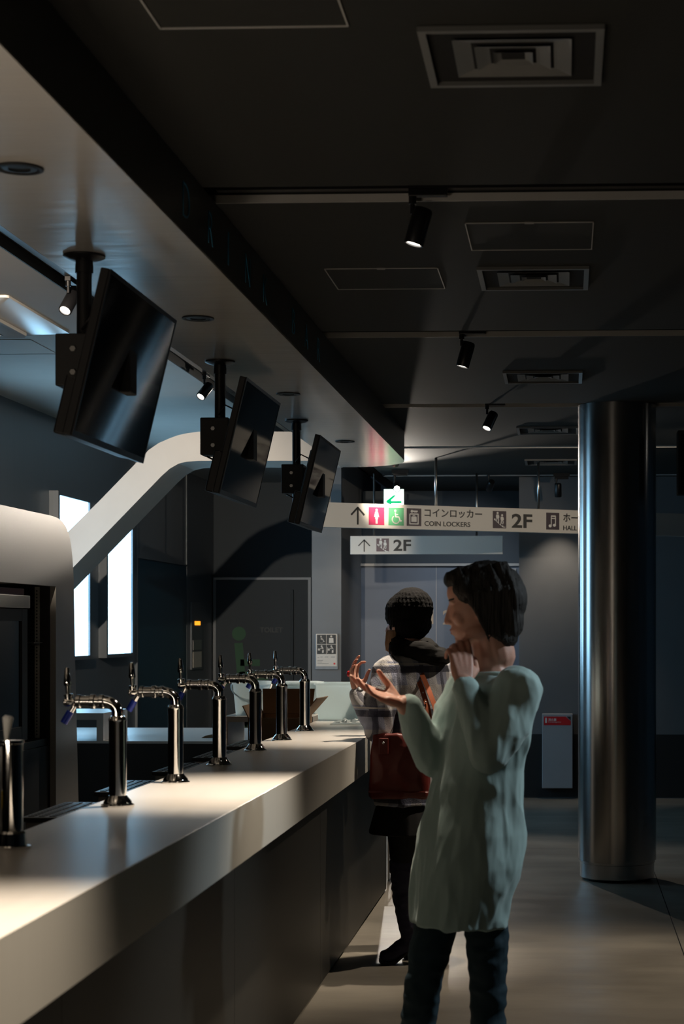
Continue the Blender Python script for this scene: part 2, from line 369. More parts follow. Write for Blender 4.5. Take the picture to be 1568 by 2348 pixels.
# curved beam joining the canopy
FY, BY = Y(12.1, -2), Y(12.62, -2)
def bx(x, y): return ((x-1298)/339*.99916, 1.5-(y-1438)/339)
up = [bx(*p) for p in ((764, 990), (500, 989), (453, 989), (428, 992), (405, 997), (383, 1005), (360, 1015), (338, 1030), (223, 1147), (155, 1213), (28, 1340))]
lo = [bx(*p) for p in ((32, 1432), (167, 1295), (312, 1147), (368, 1090), (386, 1074), (407, 1062), (427, 1057.5), (453, 1056), (500, 1056), (764, 1057))]
t = thing('curved_beam', 'cream beam running level from the canopy end, then bending down diagonally leftwards', 'beam', (0, 0, 0))
pr = up+lo
n_ = len(up)
seg1 = up[:6]+lo[5:]
seg2 = up[5:]+lo[:6]
obj('level_section', prism(nb(), seg1, FY, BY, 'y'), M['ribbon'], t, smooth='auto')
g = [(x, z) for x, z in seg2]
obj('diagonal_section', prism(nb(), g, FY+.001, BY-.001, 'y'), M['ribbon'], t, smooth='auto')

# ================================================================= BACK CABINET
XC = -2.60
t = thing('back_bar_cabinet', 'tall grey metal clad back bar cabinet with a rounded top corner and dark open bay', 'cabinet', (XC, 0, 0))
def cy(D): return Y(D, XC)
pf = [(-1.5, 2.063), (cy(9.05), 2.063), (cy(9.16), 2.058), (cy(9.24), 2.045), (cy(9.31), 2.02), (cy(9.365), 1.98), (cy(9.40), 1.93), (cy(9.425), 1.87), (cy(9.45), 1.75), (cy(9.475), 1.357), (cy(9.535), .658), (cy(9.6), 0)]
leg = [(cy(9.12), 0), (cy(9.12), 1.708)] + [p for p in pf[::-1] if False]
prof = pf + [(cy(9.12), 0), (cy(9.12), 1.708), (-1.5, 1.708)]
obj('cladding', prism(nb(), prof, 0, -.03, 'x'), M['cabinet'], t, smooth='auto')
obj('side_panel', B(-.70, -.032, cy(9.12), cy(9.15), 0, 1.72), M['darkpan'], t)
obj('end_panel', prism(nb(), [(cy(9.2), 0), (cy(9.2), 2.0), (cy(9.3), 1.98), (cy(9.38), 1.87), (cy(9.42), 1.4), (cy(9.5), 0)], -.70, -.032, 'x'), M['cabinet'], t)
obj('back_panel', B(-.72, -.70, -1.5, cy(9.15), 0, 2.05), M['darkpan'], t)
obj('top_panel', B(-.70, -.032, -1.5, cy(9.1), 1.73, 1.76), M['darkpan'], t)
obj('bay_shelf', B(-.69, -.04, -1.5, cy(9.118), .90, .935), M['darkpan'], t)
obj('base_front', B(-.66, -.035, -1.5, cy(9.118), .06, .898), M['darkpan'], t)
r = B(-.105, -.083, cy(9.105), cy(9.119), .936, 1.705)
rail = obj('slotted_rail', r, M['alu'], t)
j = nb()
for i in range(44): box(j, -.097, -.091, cy(9.1045), cy(9.106), .95+i*.017, .957+i*.017)
obj('slot_row', j, M['void'], rail)
obj('shelf_bracket', box(B(-.13, -.062, cy(8.95), cy(9.10), 1.418, 1.424), -.108, -.08, cy(9.06), cy(9.10), 1.408, 1.418), M['steel'], t)
t = thing('display_fridge', 'dark glass door drinks fridge standing in the back cabinet at the left edge', 'fridge', (XC, 0, .936))
fz = lambda z: z-.936
obj('body', B(-.62, -.07, 7.4, cy(8.80), 0, fz(1.69)), M['blackm'], t)
dr = obj('door', box(box(box(B(-.07, -.045, cy(8.70), cy(8.79), 0.01, fz(1.59)), -.07, -.045, 7.42, 7.50, .01, fz(1.59)), -.07, -.045, 7.5, cy(8.7), .01, .08), -.07, -.045, 7.5, cy(8.7), fz(1.53), fz(1.59)), M['darkpan'], t, bevel=.003)
obj('glass_pane', B(-.066, -.054, 7.5, cy(8.7), .08, fz(1.53)), M['glass'], dr)
obj('header', B(-.07, -.035, 7.42, cy(8.80), fz(1.593), fz(1.655)), M['alu'], t, bevel=.003)
obj('red_strip', B(-.07, -.06, 7.42, cy(8.78), fz(1.657), fz(1.688)), M['redlamp'], t)

# ================================================================= LIGHT BOXES
def lightbox(Da, Db, label):
    a, b = Y(Da, XL), Y(Db, XL)
    o = thing('light_box', label, 'light box', (XL, (a+b)/2, 1.28), group='lit poster boxes on the left wall')
    h = (b-a)/2; H = 1.19
    fr = nb()
    box(fr, 0.001, .07, -h-.04, -h, -.03, H+.03); box(fr, 0.001, .07, h, h+.03, -.03, H+.03); box(fr, 0.001, .07, -h, h, -.03, .0); box(fr, 0.001, .07, -h, h, H, H+.03)
    obj('frame', fr, M['wallL'], o); obj('lit_panel', B(0.002, .055, -h, h, 0, H), M['lightbox'], o)
lightbox(13.12, 13.95, 'glowing white light box on the left wall, nearer one, half hidden by the beam')
lightbox(14.5, 15.32, 'blank glowing white light box on the left wall, the farther one below the beam')

lightbox(10.72, 11.55, 'glowing white light box on the left wall beyond the left edge of the photo')
# lift call panel
a, b = Y(17.98, XL), Y(18.5, XL)
t = thing('lift_call_panel', 'tall narrow metal lift panel with an amber floor display on the left wall', 'control panel', (XL, (a+b)/2, 1.07))
h = (b-a)/2
obj('plate', B(0.001, .02, -h, h, 0, .68), M['wallL'], t, bevel=.003)
obj('floor_display', B(.02, .024, -.12, .14, .45, .49), M['orange'], t)
obj('button_plate', B(.02, .023, -h*.8, h*.8, 0.02, .18), M['alu'], t)
obj('upper_plate', B(.02, .023, -h*.8, h*.8, .2, .30), M['steel'], t)

# ================================================================= CEILING FITTINGS
def make_vent():
    o = thing('ceiling_vent', '', 'ceiling vent', (0, 0, CZ), group='square louvred air vents in the dark ceiling')
    def sq(bm, r0, r1, z0, z1):
        for s in (-1, 1):
            box(bm, min(s*r0, s*r1), max(s*r0, s*r1), -r1, r1, z0, z1); box(bm, -r0, r0, min(s*r0, s*r1), max(s*r0, s*r1), z0, z1)
        return bm
    obj('frame', sq(nb(), .188, .206, -.012, -.0005), M['vent'], o)
    def cone(ra, rb, za, zb):
        bm = nb()
        q = lambda r, z: [(-r, -r, z), (r, -r, z), (r, r, z), (-r, r, z)]
        rings(bm, [q(ra, za), q(rb, zb), q(rb-.004, zb), q(ra-.004, za+.003)], cap=False)
        return bm
    for ra, rb in ((.134, .095), (.086, .055), (.045, .03)):
        lv = obj('louvre', cone(ra, rb, -.009, -.0015), M['vent'], o)
    obj('backing', B(-.19, .19, -.19, .19, -.0018, -.0006), M['void'], o)
    return o
vn = ['square air vent nearest the camera, at the top of the photo', 'square air vent below the first ceiling slot, second from the top', 'square air vent third from the top, just above the steel column', 'square air vent fourth from the top, left of the column head', 'dim square air vent nearest the back wall, above the hanging sign']
v0 = make_vent()
for i, (D, nm) in enumerate(zip((4.125, 6.745, 9.41, 11.95, 14.25), vn)):
    o = v0 if i == 0 else copy_tree(v0)
    o.location = (-.122, Y(D, -.122), CZ); o['label'] = nm
def hatch(x0, x1, y0, y1, z, label, mm):
    o = thing('ceiling_hatch', label, 'access hatch', ((x0+x1)/2, (y0+y1)/2, z), group='flush access hatches in the ceiling')
    X, W = (x1-x0)/2, (y1-y0)/2
    obj('panel', B(-X+.006, X-.006, -W+.006, W-.006, -.002, -.0005), mm, o)
    f = nb(); e = .0035
    for s in (-1, 1): box(f, min(s*X, s*(X-e)), max(s*X, s*(X-e)), -W, W, -.004, -.0005); box(f, -X, X, min(s*W, s*(W-e)), max(s*W, s*(W-e)), -.004, -.0005)
    obj('edge_trim', f, M['lip'], o)
    obj('latch', B(-.015, .015, -W-.004, -W+.004, -.006, -.0005), M['lip'], o)
hatch(-.894, -.476, 3.50, Y(3.93, -.7), CZ, 'dark flush hatch at the top edge, left of the nearest vent', M['ceil'])
hatch(-.331, .09, Y(5.82), Y(6.24), CZ, 'dark flush hatch in the ceiling directly in front of the second vent', M['ceil'])
hatch(-.89, -.47, Y(6.57, -.7), Y(6.97, -.7), CZ, 'dark flush hatch below the nearest spotlight, left of the second vent', M['ceil'])
hatch(-3.45, -2.88, Y(9.62, -2.9), Y(10.13, -2.9), HZ, 'pale flush hatch in the bar ceiling behind the air conditioner', M['ceilbar'])

# air conditioner cassette
t = thing('air_conditioner', 'glossy white ceiling cassette air conditioner over the bar at the left edge', 'air conditioner', (-3.10, Y(8.88, -3.1), HZ))
def rr(X, W, r, z, n=5):
    p = []
    for cx_, cy_, a in ((X-r, W-r, 0), (-X+r, W-r, 90), (-X+r, -W+r, 180), (X-r, -W+r, 270)): p += [(x, y, z) for x, y in arc(cx_, cy_, r, a, a+90, n)]
    return p
obj('casing', rings(nb(), [rr(.50, .52, .02, -.0006), rr(.50, .52, .02, -.012), rr(.36, .38, .06, -.045), rr(.34, .36, .06, -.045)], True), M['ac'], t, smooth='auto')
obj('inner_panel', rings(nb(), [rr(.33, .35, .05, -.046), rr(.33, .35, .05, -.060), rr(.25, .27, .04, -.062)], True), M['ac'], t, smooth='auto')
gr = nb(); box(gr, -.23, .23, -.25, .25, -.066, -.0622); obj('grille', gr, M['black'], t)
gs = nb()
for i in range(22): box(gs, -.225, .225, -.24+i*.022, -.233+i*.022, -.070, -.066)
obj('grille_slats', gs, M['lip'], t)
for s in (-1, 1):
    obj('air_flap', B(s*.335-.012, s*.335+.012, -.27, .27, -.064, -.0455), M['ac'], t, bevel=.004)

# spotlights
def make_spot(strong=False):
    o = thing('track_spotlight', '', 'spotlight', (0, 0, 0))
    ad = obj('track_adapter', B(-.03, .09, -.014, .014, -.022, 0.0), M['black'], o, bevel=.002)
    obj('stem', tube(tube(nb(), [(-.018, 0, -.022), (-.018, 0, -.045)], .012), [(-.018, 0, -.045), (-.018, 0, -.075)], .007), M['black'], o, smooth='auto')
    piv = obj('lamp_head', lathe(nb(), [(.001, .06), (.026, .058), (.030, .05), (.030, -.055), (.028, -.058), (.024, -.056), (.024, -.048), (.001, -.048)], 28), M['black'], o, smooth='auto')
    piv.location = (0, 0, -.115)
    obj('lens', lathe(nb(), [(.0005, -.0475), (.0225, -.0475), (.0225, -.051), (.0005, -.052)], 24), M['star'] if strong else M['lens'], piv, smooth='auto')
    return o
def aim(o, target, energy, angle=75, blend=.8, color=WARM, size=.022):
    head = [c for c in o.children if c.name.startswith('lamp_head')][0]
    Rz = o.rotation_euler.z
    p = o.location + Matrix.Rotation(Rz, 3, 'Z') @ head.location
    d = (V(target)-p).normalized()
    q = d.to_track_quat('-Z', 'Y')
    head.rotation_euler = (Matrix.Rotation(-Rz, 3, 'Z') @ q.to_matrix()).to_euler()
    if energy:
        l = lamp('SPOT', p+d*.062, target, energy, color, spot_size=math.radians(angle), spot_blend=blend, shadow_soft_size=size)
    return o
s0 = make_spot()
sl = [(-.47, 2.90, 'x'), (-.455, Y(5.55, -.47), 'black track spotlight nearest the camera, hanging below the first ceiling slot'), (-.455, Y(8.13, -.47), 'black track spotlight on the second slot, over the beanie person'), (-.455, Y(10.73, -.47), 'black track spotlight on the third slot, left of the fourth vent')]
for i, (x, y, nm) in enumerate(sl):
    o = s0 if i == 0 else copy_tree(s0)
    o.location = (x, slots[i][1]-.035, CZ+.028)
    if i == 0: o.location.y = 2.885; nm = 'black track spotlight on the slot above the top of the photo'
    o['label'] = nm; o['group'] = 'black track spotlights on the hall ceiling'
    aim(o, (-.93, o.location.y-.08, 1.0) if i < 3 else (-1.15, 9.95, 1.1), E_TRACK*(1.6, 1.45, .95, 1.2)[i], 50, 1.0)
o = copy_tree(s0); o.location = (-.07, 15.34, CZ-.03); o['label'] = 'small spotlight washing the back wall, left of the column'; aim(o, (-.06, YE, 1.2), 30, 70)
obj('ceiling_plate', B(-.04, .10, -.02, .02, 0, .0295), M['black'], o)
o.location = (-.07, 15.34, CZ-.03)
o = copy_tree(s0); o.location = (-.66, 15.565, CZ+.028); o['label'] = 'spotlight tilted towards the hall doors, right of the green exit sign'; aim(o, (-1.2, 17.3, 1.6), 60, 80, 1.0, (.85, .92, 1))
o = copy_tree(s0); o.location = (-1.25, 13.145, CZ+.028); o['label'] = 'added spotlight out of sight behind the canopy end, lighting the plaque wall'; aim(o, (-2.1, YE, 1.4), 60, 42, 1.0)  # unseen fixture put in to brighten the plaque wall
o = copy_tree(s0); o.location = (-1.53, 13.145, CZ+.028); o['label'] = 'added spotlight out of sight behind the farthest screen, lighting the small hanging sign'; aim(o, (-1.65, 15.3, 2.2), 45, 22, .8)  # second unseen fixture, added so the small sign reads brighter
stl = make_spot(True); stl.location = (-1.42, Y(15.0, -1.5), CZ-.03); stl['label'] = 'dazzling spotlight shining towards the camera above the green exit sign'
obj('ceiling_plate', B(-.04, .10, -.02, .02, 0, .0295), M['black'], stl)
aim(stl, (-.55, 8.0, .1), E_STAR, 76, .5, (1, .9, .78), .02)
sb = make_spot()
lab = ['black spotlight in the bar ceiling slot behind the pole of the nearest screen', 'black spotlight in the bar ceiling slot behind the pole of the middle screen', 'black spotlight in the bar ceiling slot nearest the camera']
for i, D in enumerate((8.07, 11.1, 5.1)):
    o = sb if i == 0 else copy_tree(sb)
    o.location = (-2.24, Y(D, -2.24), HZ+.03); o['label'] = lab[i]; o['group'] = 'black spotlights along the bar ceiling slot'
    o.rotation_euler.z = PI/2
    if i == 2: aim(o, (-2.85, 12.1, 2.15), 1300, 26, .9)
    else: aim(o, ((-2.62, o.location.y-1.2, 1.45), (-3.3, o.location.y-1.6, 1.0))[i], E_BACK, 70)
for i, (x, y, tgt, e) in enumerate(((2.1, 10.685, (-.35, 13.9, 2.3), 190), (2.0, 5.495, (-.12, 5.2, 1.0), 180), (.95, 8.085, (.0, 7.4, 0), 150))):  # unseen fixtures added past the right edge to brighten sign, walkers and floor
    o = copy_tree(s0); o.location = (x, y, CZ+.028); o['label'] = ('added unseen track spotlight beyond the right edge aimed at the long sign', 'added unseen track spotlight beyond the right edge aimed at the walkers', 'added unseen track spotlight beyond the right edge over the open floor')[i]; o['group'] = 'black track spotlights added unseen beyond the right edge'
    aim(o, tgt, e, (36, 36, 75)[i], .8, (WARM, (.8, .92, 1), WARM)[i], (.022, .10, .022)[i])
lamp('AREA', (-2.0, 2.6, 1.15), (-2.0, 2.7, 3), 22, WARM, shape='RECTANGLE', size=.8, size_y=.3)  # unseen upward fill without a fixture, added to lighten the bar ceiling
# track rails inside slots
for i, (a, b) in enumerate(slots[1:6]):
    tag(obj('lighting_track', B(-1.08 if i < 3 else -1.59, 3.9, b-.052, b-.018, CZ+.028, CZ+.06), M['black']), ['black lighting track in the slot nearest the camera', 'black lighting track in the second ceiling slot', 'black lighting track in the third ceiling slot by the column', 'lighting track in the fourth ceiling slot above the long sign', 'lighting track in the last ceiling slot before the back wall'][i], 'lighting track', 'lighting tracks in the ceiling slots')
tag(obj('lighting_track', B(-2.257, -2.223, -2.9, 12.0, HZ+.03, HZ+.06), M['black']), 'black lighting track in the long slot behind the canopy', 'lighting track', 'lighting tracks in the ceiling slots')

# small cable clutter seen in first slot is part of the void: left dark

# ================================================================= HANGING SCREENS
def make_tv():
    o = thing('hanging_screen', '', 'television', (0, 0, 0))      # origin: ceiling plate centre, screen runs along Y
    obj('ceiling_plate', lathe(nb(), [(.063, -.001), (.063, -.006), (.045, -.014), (.026, -.018), (.026, -.03), (.001, -.03)], 32), M['black'], o, smooth='auto')
    obj('pole', lathe(lathe(nb(), [(.0225, -.028), (.0225, -.50)], 24), [(.027, -.03), (.027, -.055)], 24), M['black'], o, smooth='auto')
    br = obj('mount_box', B(-.075, .045, -.05, .05, -.40, -.243), M['blackm'], o, bevel=.004)
    bo = nb()
    for zz in (-.29, -.36): tube(bo, [(-.02, -.05, zz), (-.02, -.058, zz)], .009, 6)
    obj('bolt', bo, M['steel'], br)
    obj('mount_arm', B(.04, .15, -.045, .045, -.42, -.26), M['blackm'], o, bevel=.004)
    # tilted panel; local frame: u across thickness, w up along the screen
    top = V((.190, 0, -.127)); bot = V((.080, 0, -.591)); wv = (top-bot).normalized(); nv = V((wv.z, 0, -wv.x))
    if nv.x < 0: nv = -nv
    H = (top-bot).length; L = .84
    mt = Matrix(((nv.x, 0, wv.x, bot.x), (0, 1, 0, 0), (nv.z, 0, wv.z, bot.z), (0, 0, 0, 1)))
    def tb(*a):
        bm = B(*a); bm.transform(mt); return bm
    ca = obj('casing', tb(-.030, -.003, -L/2, L/2, 0, H), M['black'], o, bevel=.004)
    bz = nb()
    for a in ((-.003, .0, -L/2, L/2, 0, .018), (-.003, .0, -L/2, L/2, H-.012, H), (-.003, 0, -L/2, -L/2+.012, .018, H-.012), (-.003, 0, L/2-.012, L/2, .018, H-.012)): box(bz, *a)
    bz.transform(mt); obj('bezel', bz, M['black'], ca)
    obj('display_panel', tb(-.0029, -.001, -L/2+.0121, L/2-.0121, .0181, H-.0121), M['screen'], o)
    obj('speaker_bulge', tb(-.075, -.0305, -L/2+.06, L/2-.06, .0, .17), M['black'], o, bevel=.006)
    obj('back_cover', tb(-.055, -.0305, -L/2+.12, L/2-.12, .172, .40), M['blackm'], o, bevel=.006)
    obj('cable', tube(nb(), [(.0, -.03, -.23), (.03, -.035, -.19), (.07, -.03, -.21), (.095, -.02, -.29), (.06, -.03, -.40), (-.0, -.03, -.43), (-.05, -.03, -.405)], .004, 8), M['black'], o, smooth=True)
    return o
tv0 = make_tv()
for i, (X, D, nm) in enumerate(((-1.454, 5.40, 'large black wall screen hanging from the canopy, nearest the camera'), (-1.460, 7.55, 'black screen hanging from the canopy, the middle one of three'), (-1.462, 9.70, 'black screen hanging from the canopy, farthest, reflecting the white sign'))):
    o = tv0 if i == 0 else copy_tree(tv0)
    o.location = (X, Y(D, X), SZ); o['label'] = nm; o['group'] = 'black screens hanging from the bar canopy'
t = thing('hanging_monitor', 'black boxy monitor hanging at the right edge behind the column', 'television', (.705, 10.45, CZ))
obj('pole', tube(nb(), [(.06, 0, 0), (.06, 0, -.2)], .02), M['black'], t); obj('casing', B(-.06, .30, -.06, .06, -.55, -.18), M['void'], t, bevel=.005); obj('display_panel', B(-.04, .28, -.064, -.0605, -.53, -.20), M['screen'], t)

# ================================================================= BAR COUNTER
XF, XB, CT = -.909, -1.335, 1.0
CE = 10.15
t = thing('bar_counter', 'long white topped bar counter with a deep metal apron and dark bronze front panels', 'bar counter', (0, 0, 0))
wt = nb(); box(wt, XB, XF-.0012, -1.5, CE-.001, CT-.008, CT); obj('worktop', wt, M['white'], t, bevel=.002)
obj('apron', box(B(XF-.03, XF, -1.5, CE, CT-.162, CT-.0085), XB, XF-.031, CE-.03, CE-.001, CT-.162, CT-.0085), M['apron'], t)
obj('edge_strip', B(XF-.0011, XF, -1.5, CE, CT-.0084, CT-.0005), M['apron'], t)
obj('apron_soffit', B(XB+.01, XF-.031, -1.5, CE-.04, CT-.162, CT-.15), M['base'], t)
seams = [-1.5, 1.66, 3.59, Y(5.52, -1.02), 7.41, 9.34, CE-.02]
for a, b in zip(seams, seams[1:]):
    obj('front_panel', B(-1.05, -1.023, a+.0015, b-.0015, .012, CT-.1625), M['base'], t)
obj('plinth', B(XB+.02, -1.035, -1.5, CE-.03, 0, .012), M['void'], t)
obj('carcass', B(XB+.01, -1.051, -1.5, CE-.02, .012, CT-.165), M['darkpan'], t)
obj('end_panel', B(XB+.01, -1.023, CE-.019, CE, .012, CT-.163), M['base'], t)

# service shelf with drip trays
def make_tray():
    o = thing('drip_tray', '', 'drip tray', (-1.46, 0, .80))
    obj('tray_body', B(-.105, .11, .01, .44, 0, .135), M['steel'], o, bevel=.003)
    g = obj('grate', B(-.115, .12, 0, .45, .136, .150), M['grate'], o, bevel=.002)
    s = nb()
    for i in range(14):
        for k in range(7): box(s, -.10+k*.031, -.082+k*.031, .02+i*.030, .036+i*.030, .150, .1525)
    obj('grate_bars', s, M['grate'], g)
    return o
tr0 = make_tray()
tl = ['black drip tray left of the counter, nearest the camera', 'black drip tray behind the first tall tap, second from the camera', 'black drip tray behind the second tall tap', 'black drip tray behind the third tall tap', 'farthest black drip tray visible between the far taps']
for i, (D, nm) in enumerate(zip((5.17, 5.97, 6.80, 7.53, 8.25), tl)):
    o = tr0 if i == 0 else copy_tree(tr0); o.location.y = Y(D, -1.57); o['label'] = nm; o['group'] = 'black drip trays behind the counter'
tag(obj('under_counter_unit', B(-1.60, -1.34, 2, 9.75, 0, .80), M['darkpan']), 'low black service unit behind the counter carrying the drip trays', 'cabinet')

# taps
def make_tap():
    o = thing('beer_tap', '', 'tap', (0, 0, CT), group='chrome dispensing taps along the counter')
    obj('base_flange', lathe(nb(), [(.046, 0), (.046, .004), (.040, .008), (.039, .013), (.028, .026), (.0255, .030)], 8*4), M['chrome'], o, smooth='auto')
    obj('column', lathe(nb(), [(.0245, .026), (.0245, .235), (.026, .240), (.022, .249), (.019, .252)], 32), M['chrome'], o, smooth='auto')
    pts = [(0, 0, .245), (0, 0, .262)] + [(-.042+.042*math.cos(math.radians(a)), 0, .262+.030*math.sin(math.radians(a))) for a in range(15, 91, 15)] + [(-.115, 0, .292)]
    arm = obj('arm', tube(nb(), pts, .0165, 24), M['chrome'], o, smooth='auto')
    for xx, r_ in ((-.045, .0195), (-.070, .0205), (-.110, .019)):
        obj('coupling_ring', tube(nb(), [(xx-.007, 0, .292), (xx-.005, 0, .292), (xx+.005, 0, .292), (xx+.007, 0, .292)], [r_-.002, r_, r_, r_-.002], 24), M['chrome'], arm, smooth='auto')
    obj('faucet_body', tube(nb(), [(-.115, 0, .292), (-.122, 0, .291), (-.13, 0, .290), (-.139, 0, .290), (-.148, 0, .290), (-.152, 0, .290)], [.012, .008, .009, .013, .013, .008], 20), M['chrome'], o, smooth='auto')
    sp = obj('spout', tube(nb(), [(-.120, 0, .289), (-.123, 0, .278), (-.132, 0, .262), (-.140, 0, .250)], .0065, 16), M['chrome'], o, smooth=True)
    obj('spout_cap', tube(nb(), [(-.133, 0, .264), (-.152, 0, .232)], .0105, 16), M['blue'], sp, smooth='auto')
    obj('handle_stem', tube(nb(), [(-.139, 0, .292), (-.139, 0, .305), (-.139, 0, .306), (-.139, 0, .312), (-.140, 0, .314), (-.141, 0, .338)], [.010, .010, .013, .013, .006, .007], 20), M['chrome'], o, smooth='auto')
    obj('handle', tube(nb(), [(-.141, 0, .336), (-.141, 0, .342), (-.143, 0, .384), (-.143, 0, .387)], [.010, .0115, .0065, .004], 20), M['chrome'], o, smooth='auto')
    return o
tap0 = make_tap()
for i, (D, nm) in enumerate(zip((5.0, 5.742, 6.467, 7.218, 7.885, 8.577), ('chrome gooseneck tap with a blue tipped spout, nearest full one on the counter', 'chrome gooseneck tap with blue spout tip, second from the camera', 'chrome gooseneck tap third from the camera', 'chrome gooseneck tap fourth from the camera, in front of the blue bucket', 'chrome gooseneck tap fifth from the camera, in front of the cardboard box', 'farthest chrome gooseneck tap, by the cardboard box and plastic tubs'))):
    o = tap0 if i == 0 else copy_tree(tap0); o.location = (-1.253, Y(D, -1.253), CT); o['label'] = nm
t = thing('tap_column', 'straight chrome dispenser column with a pale lever, cut off by the left edge', 'tap', (-1.251, Y(4.04, -1.25), CT))
obj('base_flange', lathe(nb(), [(.042, 0), (.042, .006), (.034, .008), (.031, .035), (.026, .04)], 32), M['chrome'], t, smooth='auto')
obj('column', lathe(nb(), [(.0245, .03), (.0245, .236), (.0265, .238), (.0265, .245), (.001, .246)], 32), M['chrome'], t, smooth='auto')
obj('lever', tube(nb(), [(-.012, 0, .238), (-.012, 0, .255), (-.009, 0, .295), (-.008, 0, .300)], [.004, .006, .0125, .008], 16), M['palewhite'], t, smooth='auto')
obj('side_tube', tube(nb(), [(-.032, -.005, .01), (-.032, -.005, .23)], .006, 12), M['steel'], t, smooth=True)
obj('yellow_label', B(-.041, -.027, -.014, -.0112, .09, .13), M['yellow'], t)

# dark unit behind, risers on it
uy = Y(10.5, -2.3)
t = thing('low_dark_unit', 'low black cabinet with a pale top beyond the bar aisle, carrying the white riser', 'cabinet', (0, 0, 0))
obj('front_panel', B(-3.4, -1.75, uy, uy+.02, 0, .815), M['darkpan'], t); obj('body', B(-3.38, -1.77, uy+.021, uy+1.35, 0, .812), M['darkpan'], t); obj('top_panel', B(-3.4, -1.75, uy-.004, uy+1.4, .816, .83), M['white'], t)
t = thing('white_riser', 'white square edged riser bench on the low black cabinet beside the nearest tall tap', 'riser', (-2.725, uy+.02, .831))
obj('top_panel', B(-.60, 0, 0, .58, .122, .162), M['white'], t); obj('side_panel', B(-.04, 0, 0, .58, 0, .1215), M['white'], t); obj('side_panel', B(-.60, -.56, 0, .58, 0, .1215), M['white'], t)
t = thing('cardboard_flat', 'folded piece of brown cardboard leaning on the low cabinet behind the taps', 'cardboard', (-2.2, uy+.3, .831))
obj('sheet', prism(nb(), [(0, 0), (.22, 0), (.19, .05), (.02, .012)], 0, .01, 'y'), M['box'], t)

# second riser + bucket + box near counter end
ry = Y(10.0, -1.8)
t = thing('service_table', 'pale waterfall edged side table at the far end of the bar under the blue bucket', 'table', (-1.90, ry-.1, 0))
obj('table_top', B(0, .50, 0, .5, .975, 1.005), M['cabinet'], t); obj('side_panel', B(0, .03, 0, .5, 0, .974), M['cabinet'], t); obj('side_panel', B(.47, .50, 0, .5, 0, .974), M['cabinet'], t)
def bucket(name, X, y, z, r0, r1, h, label, hx=1, grp=None):
    o = thing(name, label, 'bucket', (X, y, z), group=grp)
    obj('shell', lathe(nb(), [(r0-.002, .002), (r0, 0), (r1, h-.02), (r1+.006, h-.018), (r1+.006, h), (r1-.002, h), (r0-.004, .006)], 36), M['tub'], o, smooth='auto')
    pts = [((r1+.009)*math.cos(a), -(r1+.01)*math.sin(a)*.75, h-.02-.075*math.sin(a)) for a in [PI*i/16 for i in range(17)]]
    obj('handle', tube(nb(), pts, .0045, 8), M['palewhite'], o, smooth=True)
    return o
bucket('plastic_bucket', -1.775, ry+.1, 1.0055, .088, .105, .19, 'pale blue plastic bucket with a white handle on the side table behind the fourth tap')
t = thing('cardboard_box', 'open brown cardboard box with raised flaps behind the fifth and sixth taps', 'box', (-1.61, Y(9.05, -1.5), .80), 0)
cb = nb()
box(cb, 0, .26, 0, .005, 0, .24); box(cb, 0, .26, .45, .455, 0, .24); box(cb, 0, .005, .005, .45, 0, .24); box(cb, .255, .26, .005, .45, 0, .24); box(cb, 0, .26, .005, .45, 0, .005)
obj('walls', cb, M['box'], t)
def quad(pts, th=.005):
    p = [V(q) for q in pts]; n = (p[1]-p[0]).cross(p[2]-p[0]).normalized()*th
    return rings(nb(), [p, [q+n for q in p]])
obj('flap', quad([(.26, 0, .24), (.26, .45, .24), (.345, .45, .335), (.345, 0.02, .34)]), M['box'], t)
obj('flap', quad([(0, .455, .24), (.26, .455, .24), (.27, .50, .37), (-.01, .50, .37)]), M['box'], t)
obj('flap', quad([(0, 0, .24), (0, .455, .24), (-.03, .45, .30), (-.03, 0, .30)]), M['box'], t)
text('p', .07, M['ink'], t, (.13, -.001, .13), name='printed_mark')
text('AS', .04, M['ink'], t, (.02, -.001, .18), name='printed_mark')
def tub(X, y, w, d, h, label, lid=False):
    o = thing('plastic_tub', label, 'storage tub', (X, y, CT+.0005), group='translucent plastic tubs at the far end of the counter')
    a = rr(w/2-.012, d/2-.012, .025, 0); b = rr(w/2, d/2, .03, h); c = rr(w/2+.01, d/2+.01, .035, h); dd = rr(w/2+.01, d/2+.01, .035, h+.01); e = rr(w/2-.004, d/2-.004, .03, h+.01); f_ = rr(w/2-.016, d/2-.016, .022, .004)
    obj('shell', rings(nb(), [a, b, c, dd, e, f_]), M['tub'], o, smooth='auto')
    if lid: obj('lid', rings(nb(), [rr(w/2+.012, d/2+.012, .035, h+.0105), rr(w/2+.012, d/2+.012, .035, h+.02), rr(w/2-.02, d/2-.02, .03, h+.024)]), M['tub'], o, smooth='auto')
    return o
tub(-1.235, Y(9.75, -1.2)+.05, .24, .30, .185, 'clear plastic tub standing on the counter beside the raised cardboard flap')
tub(-1.15, 9.96-.02, .34, .0+.14, .19, 'large clear plastic tub at the very end of the counter', True) if False else None
bucket('plastic_bucket', -1.0, Y(9.72, -1), CT+.0005, .075, .088, .18, 'clear plastic bucket with a handle at the end of the counter by the raised hand')
# tub lying on side table
o = tub(0, 0, .22, .2, .16, 'pale translucent tub with lid standing behind the sixth tap', True); o.location = (-1.52, ry+.27, 1.0055)
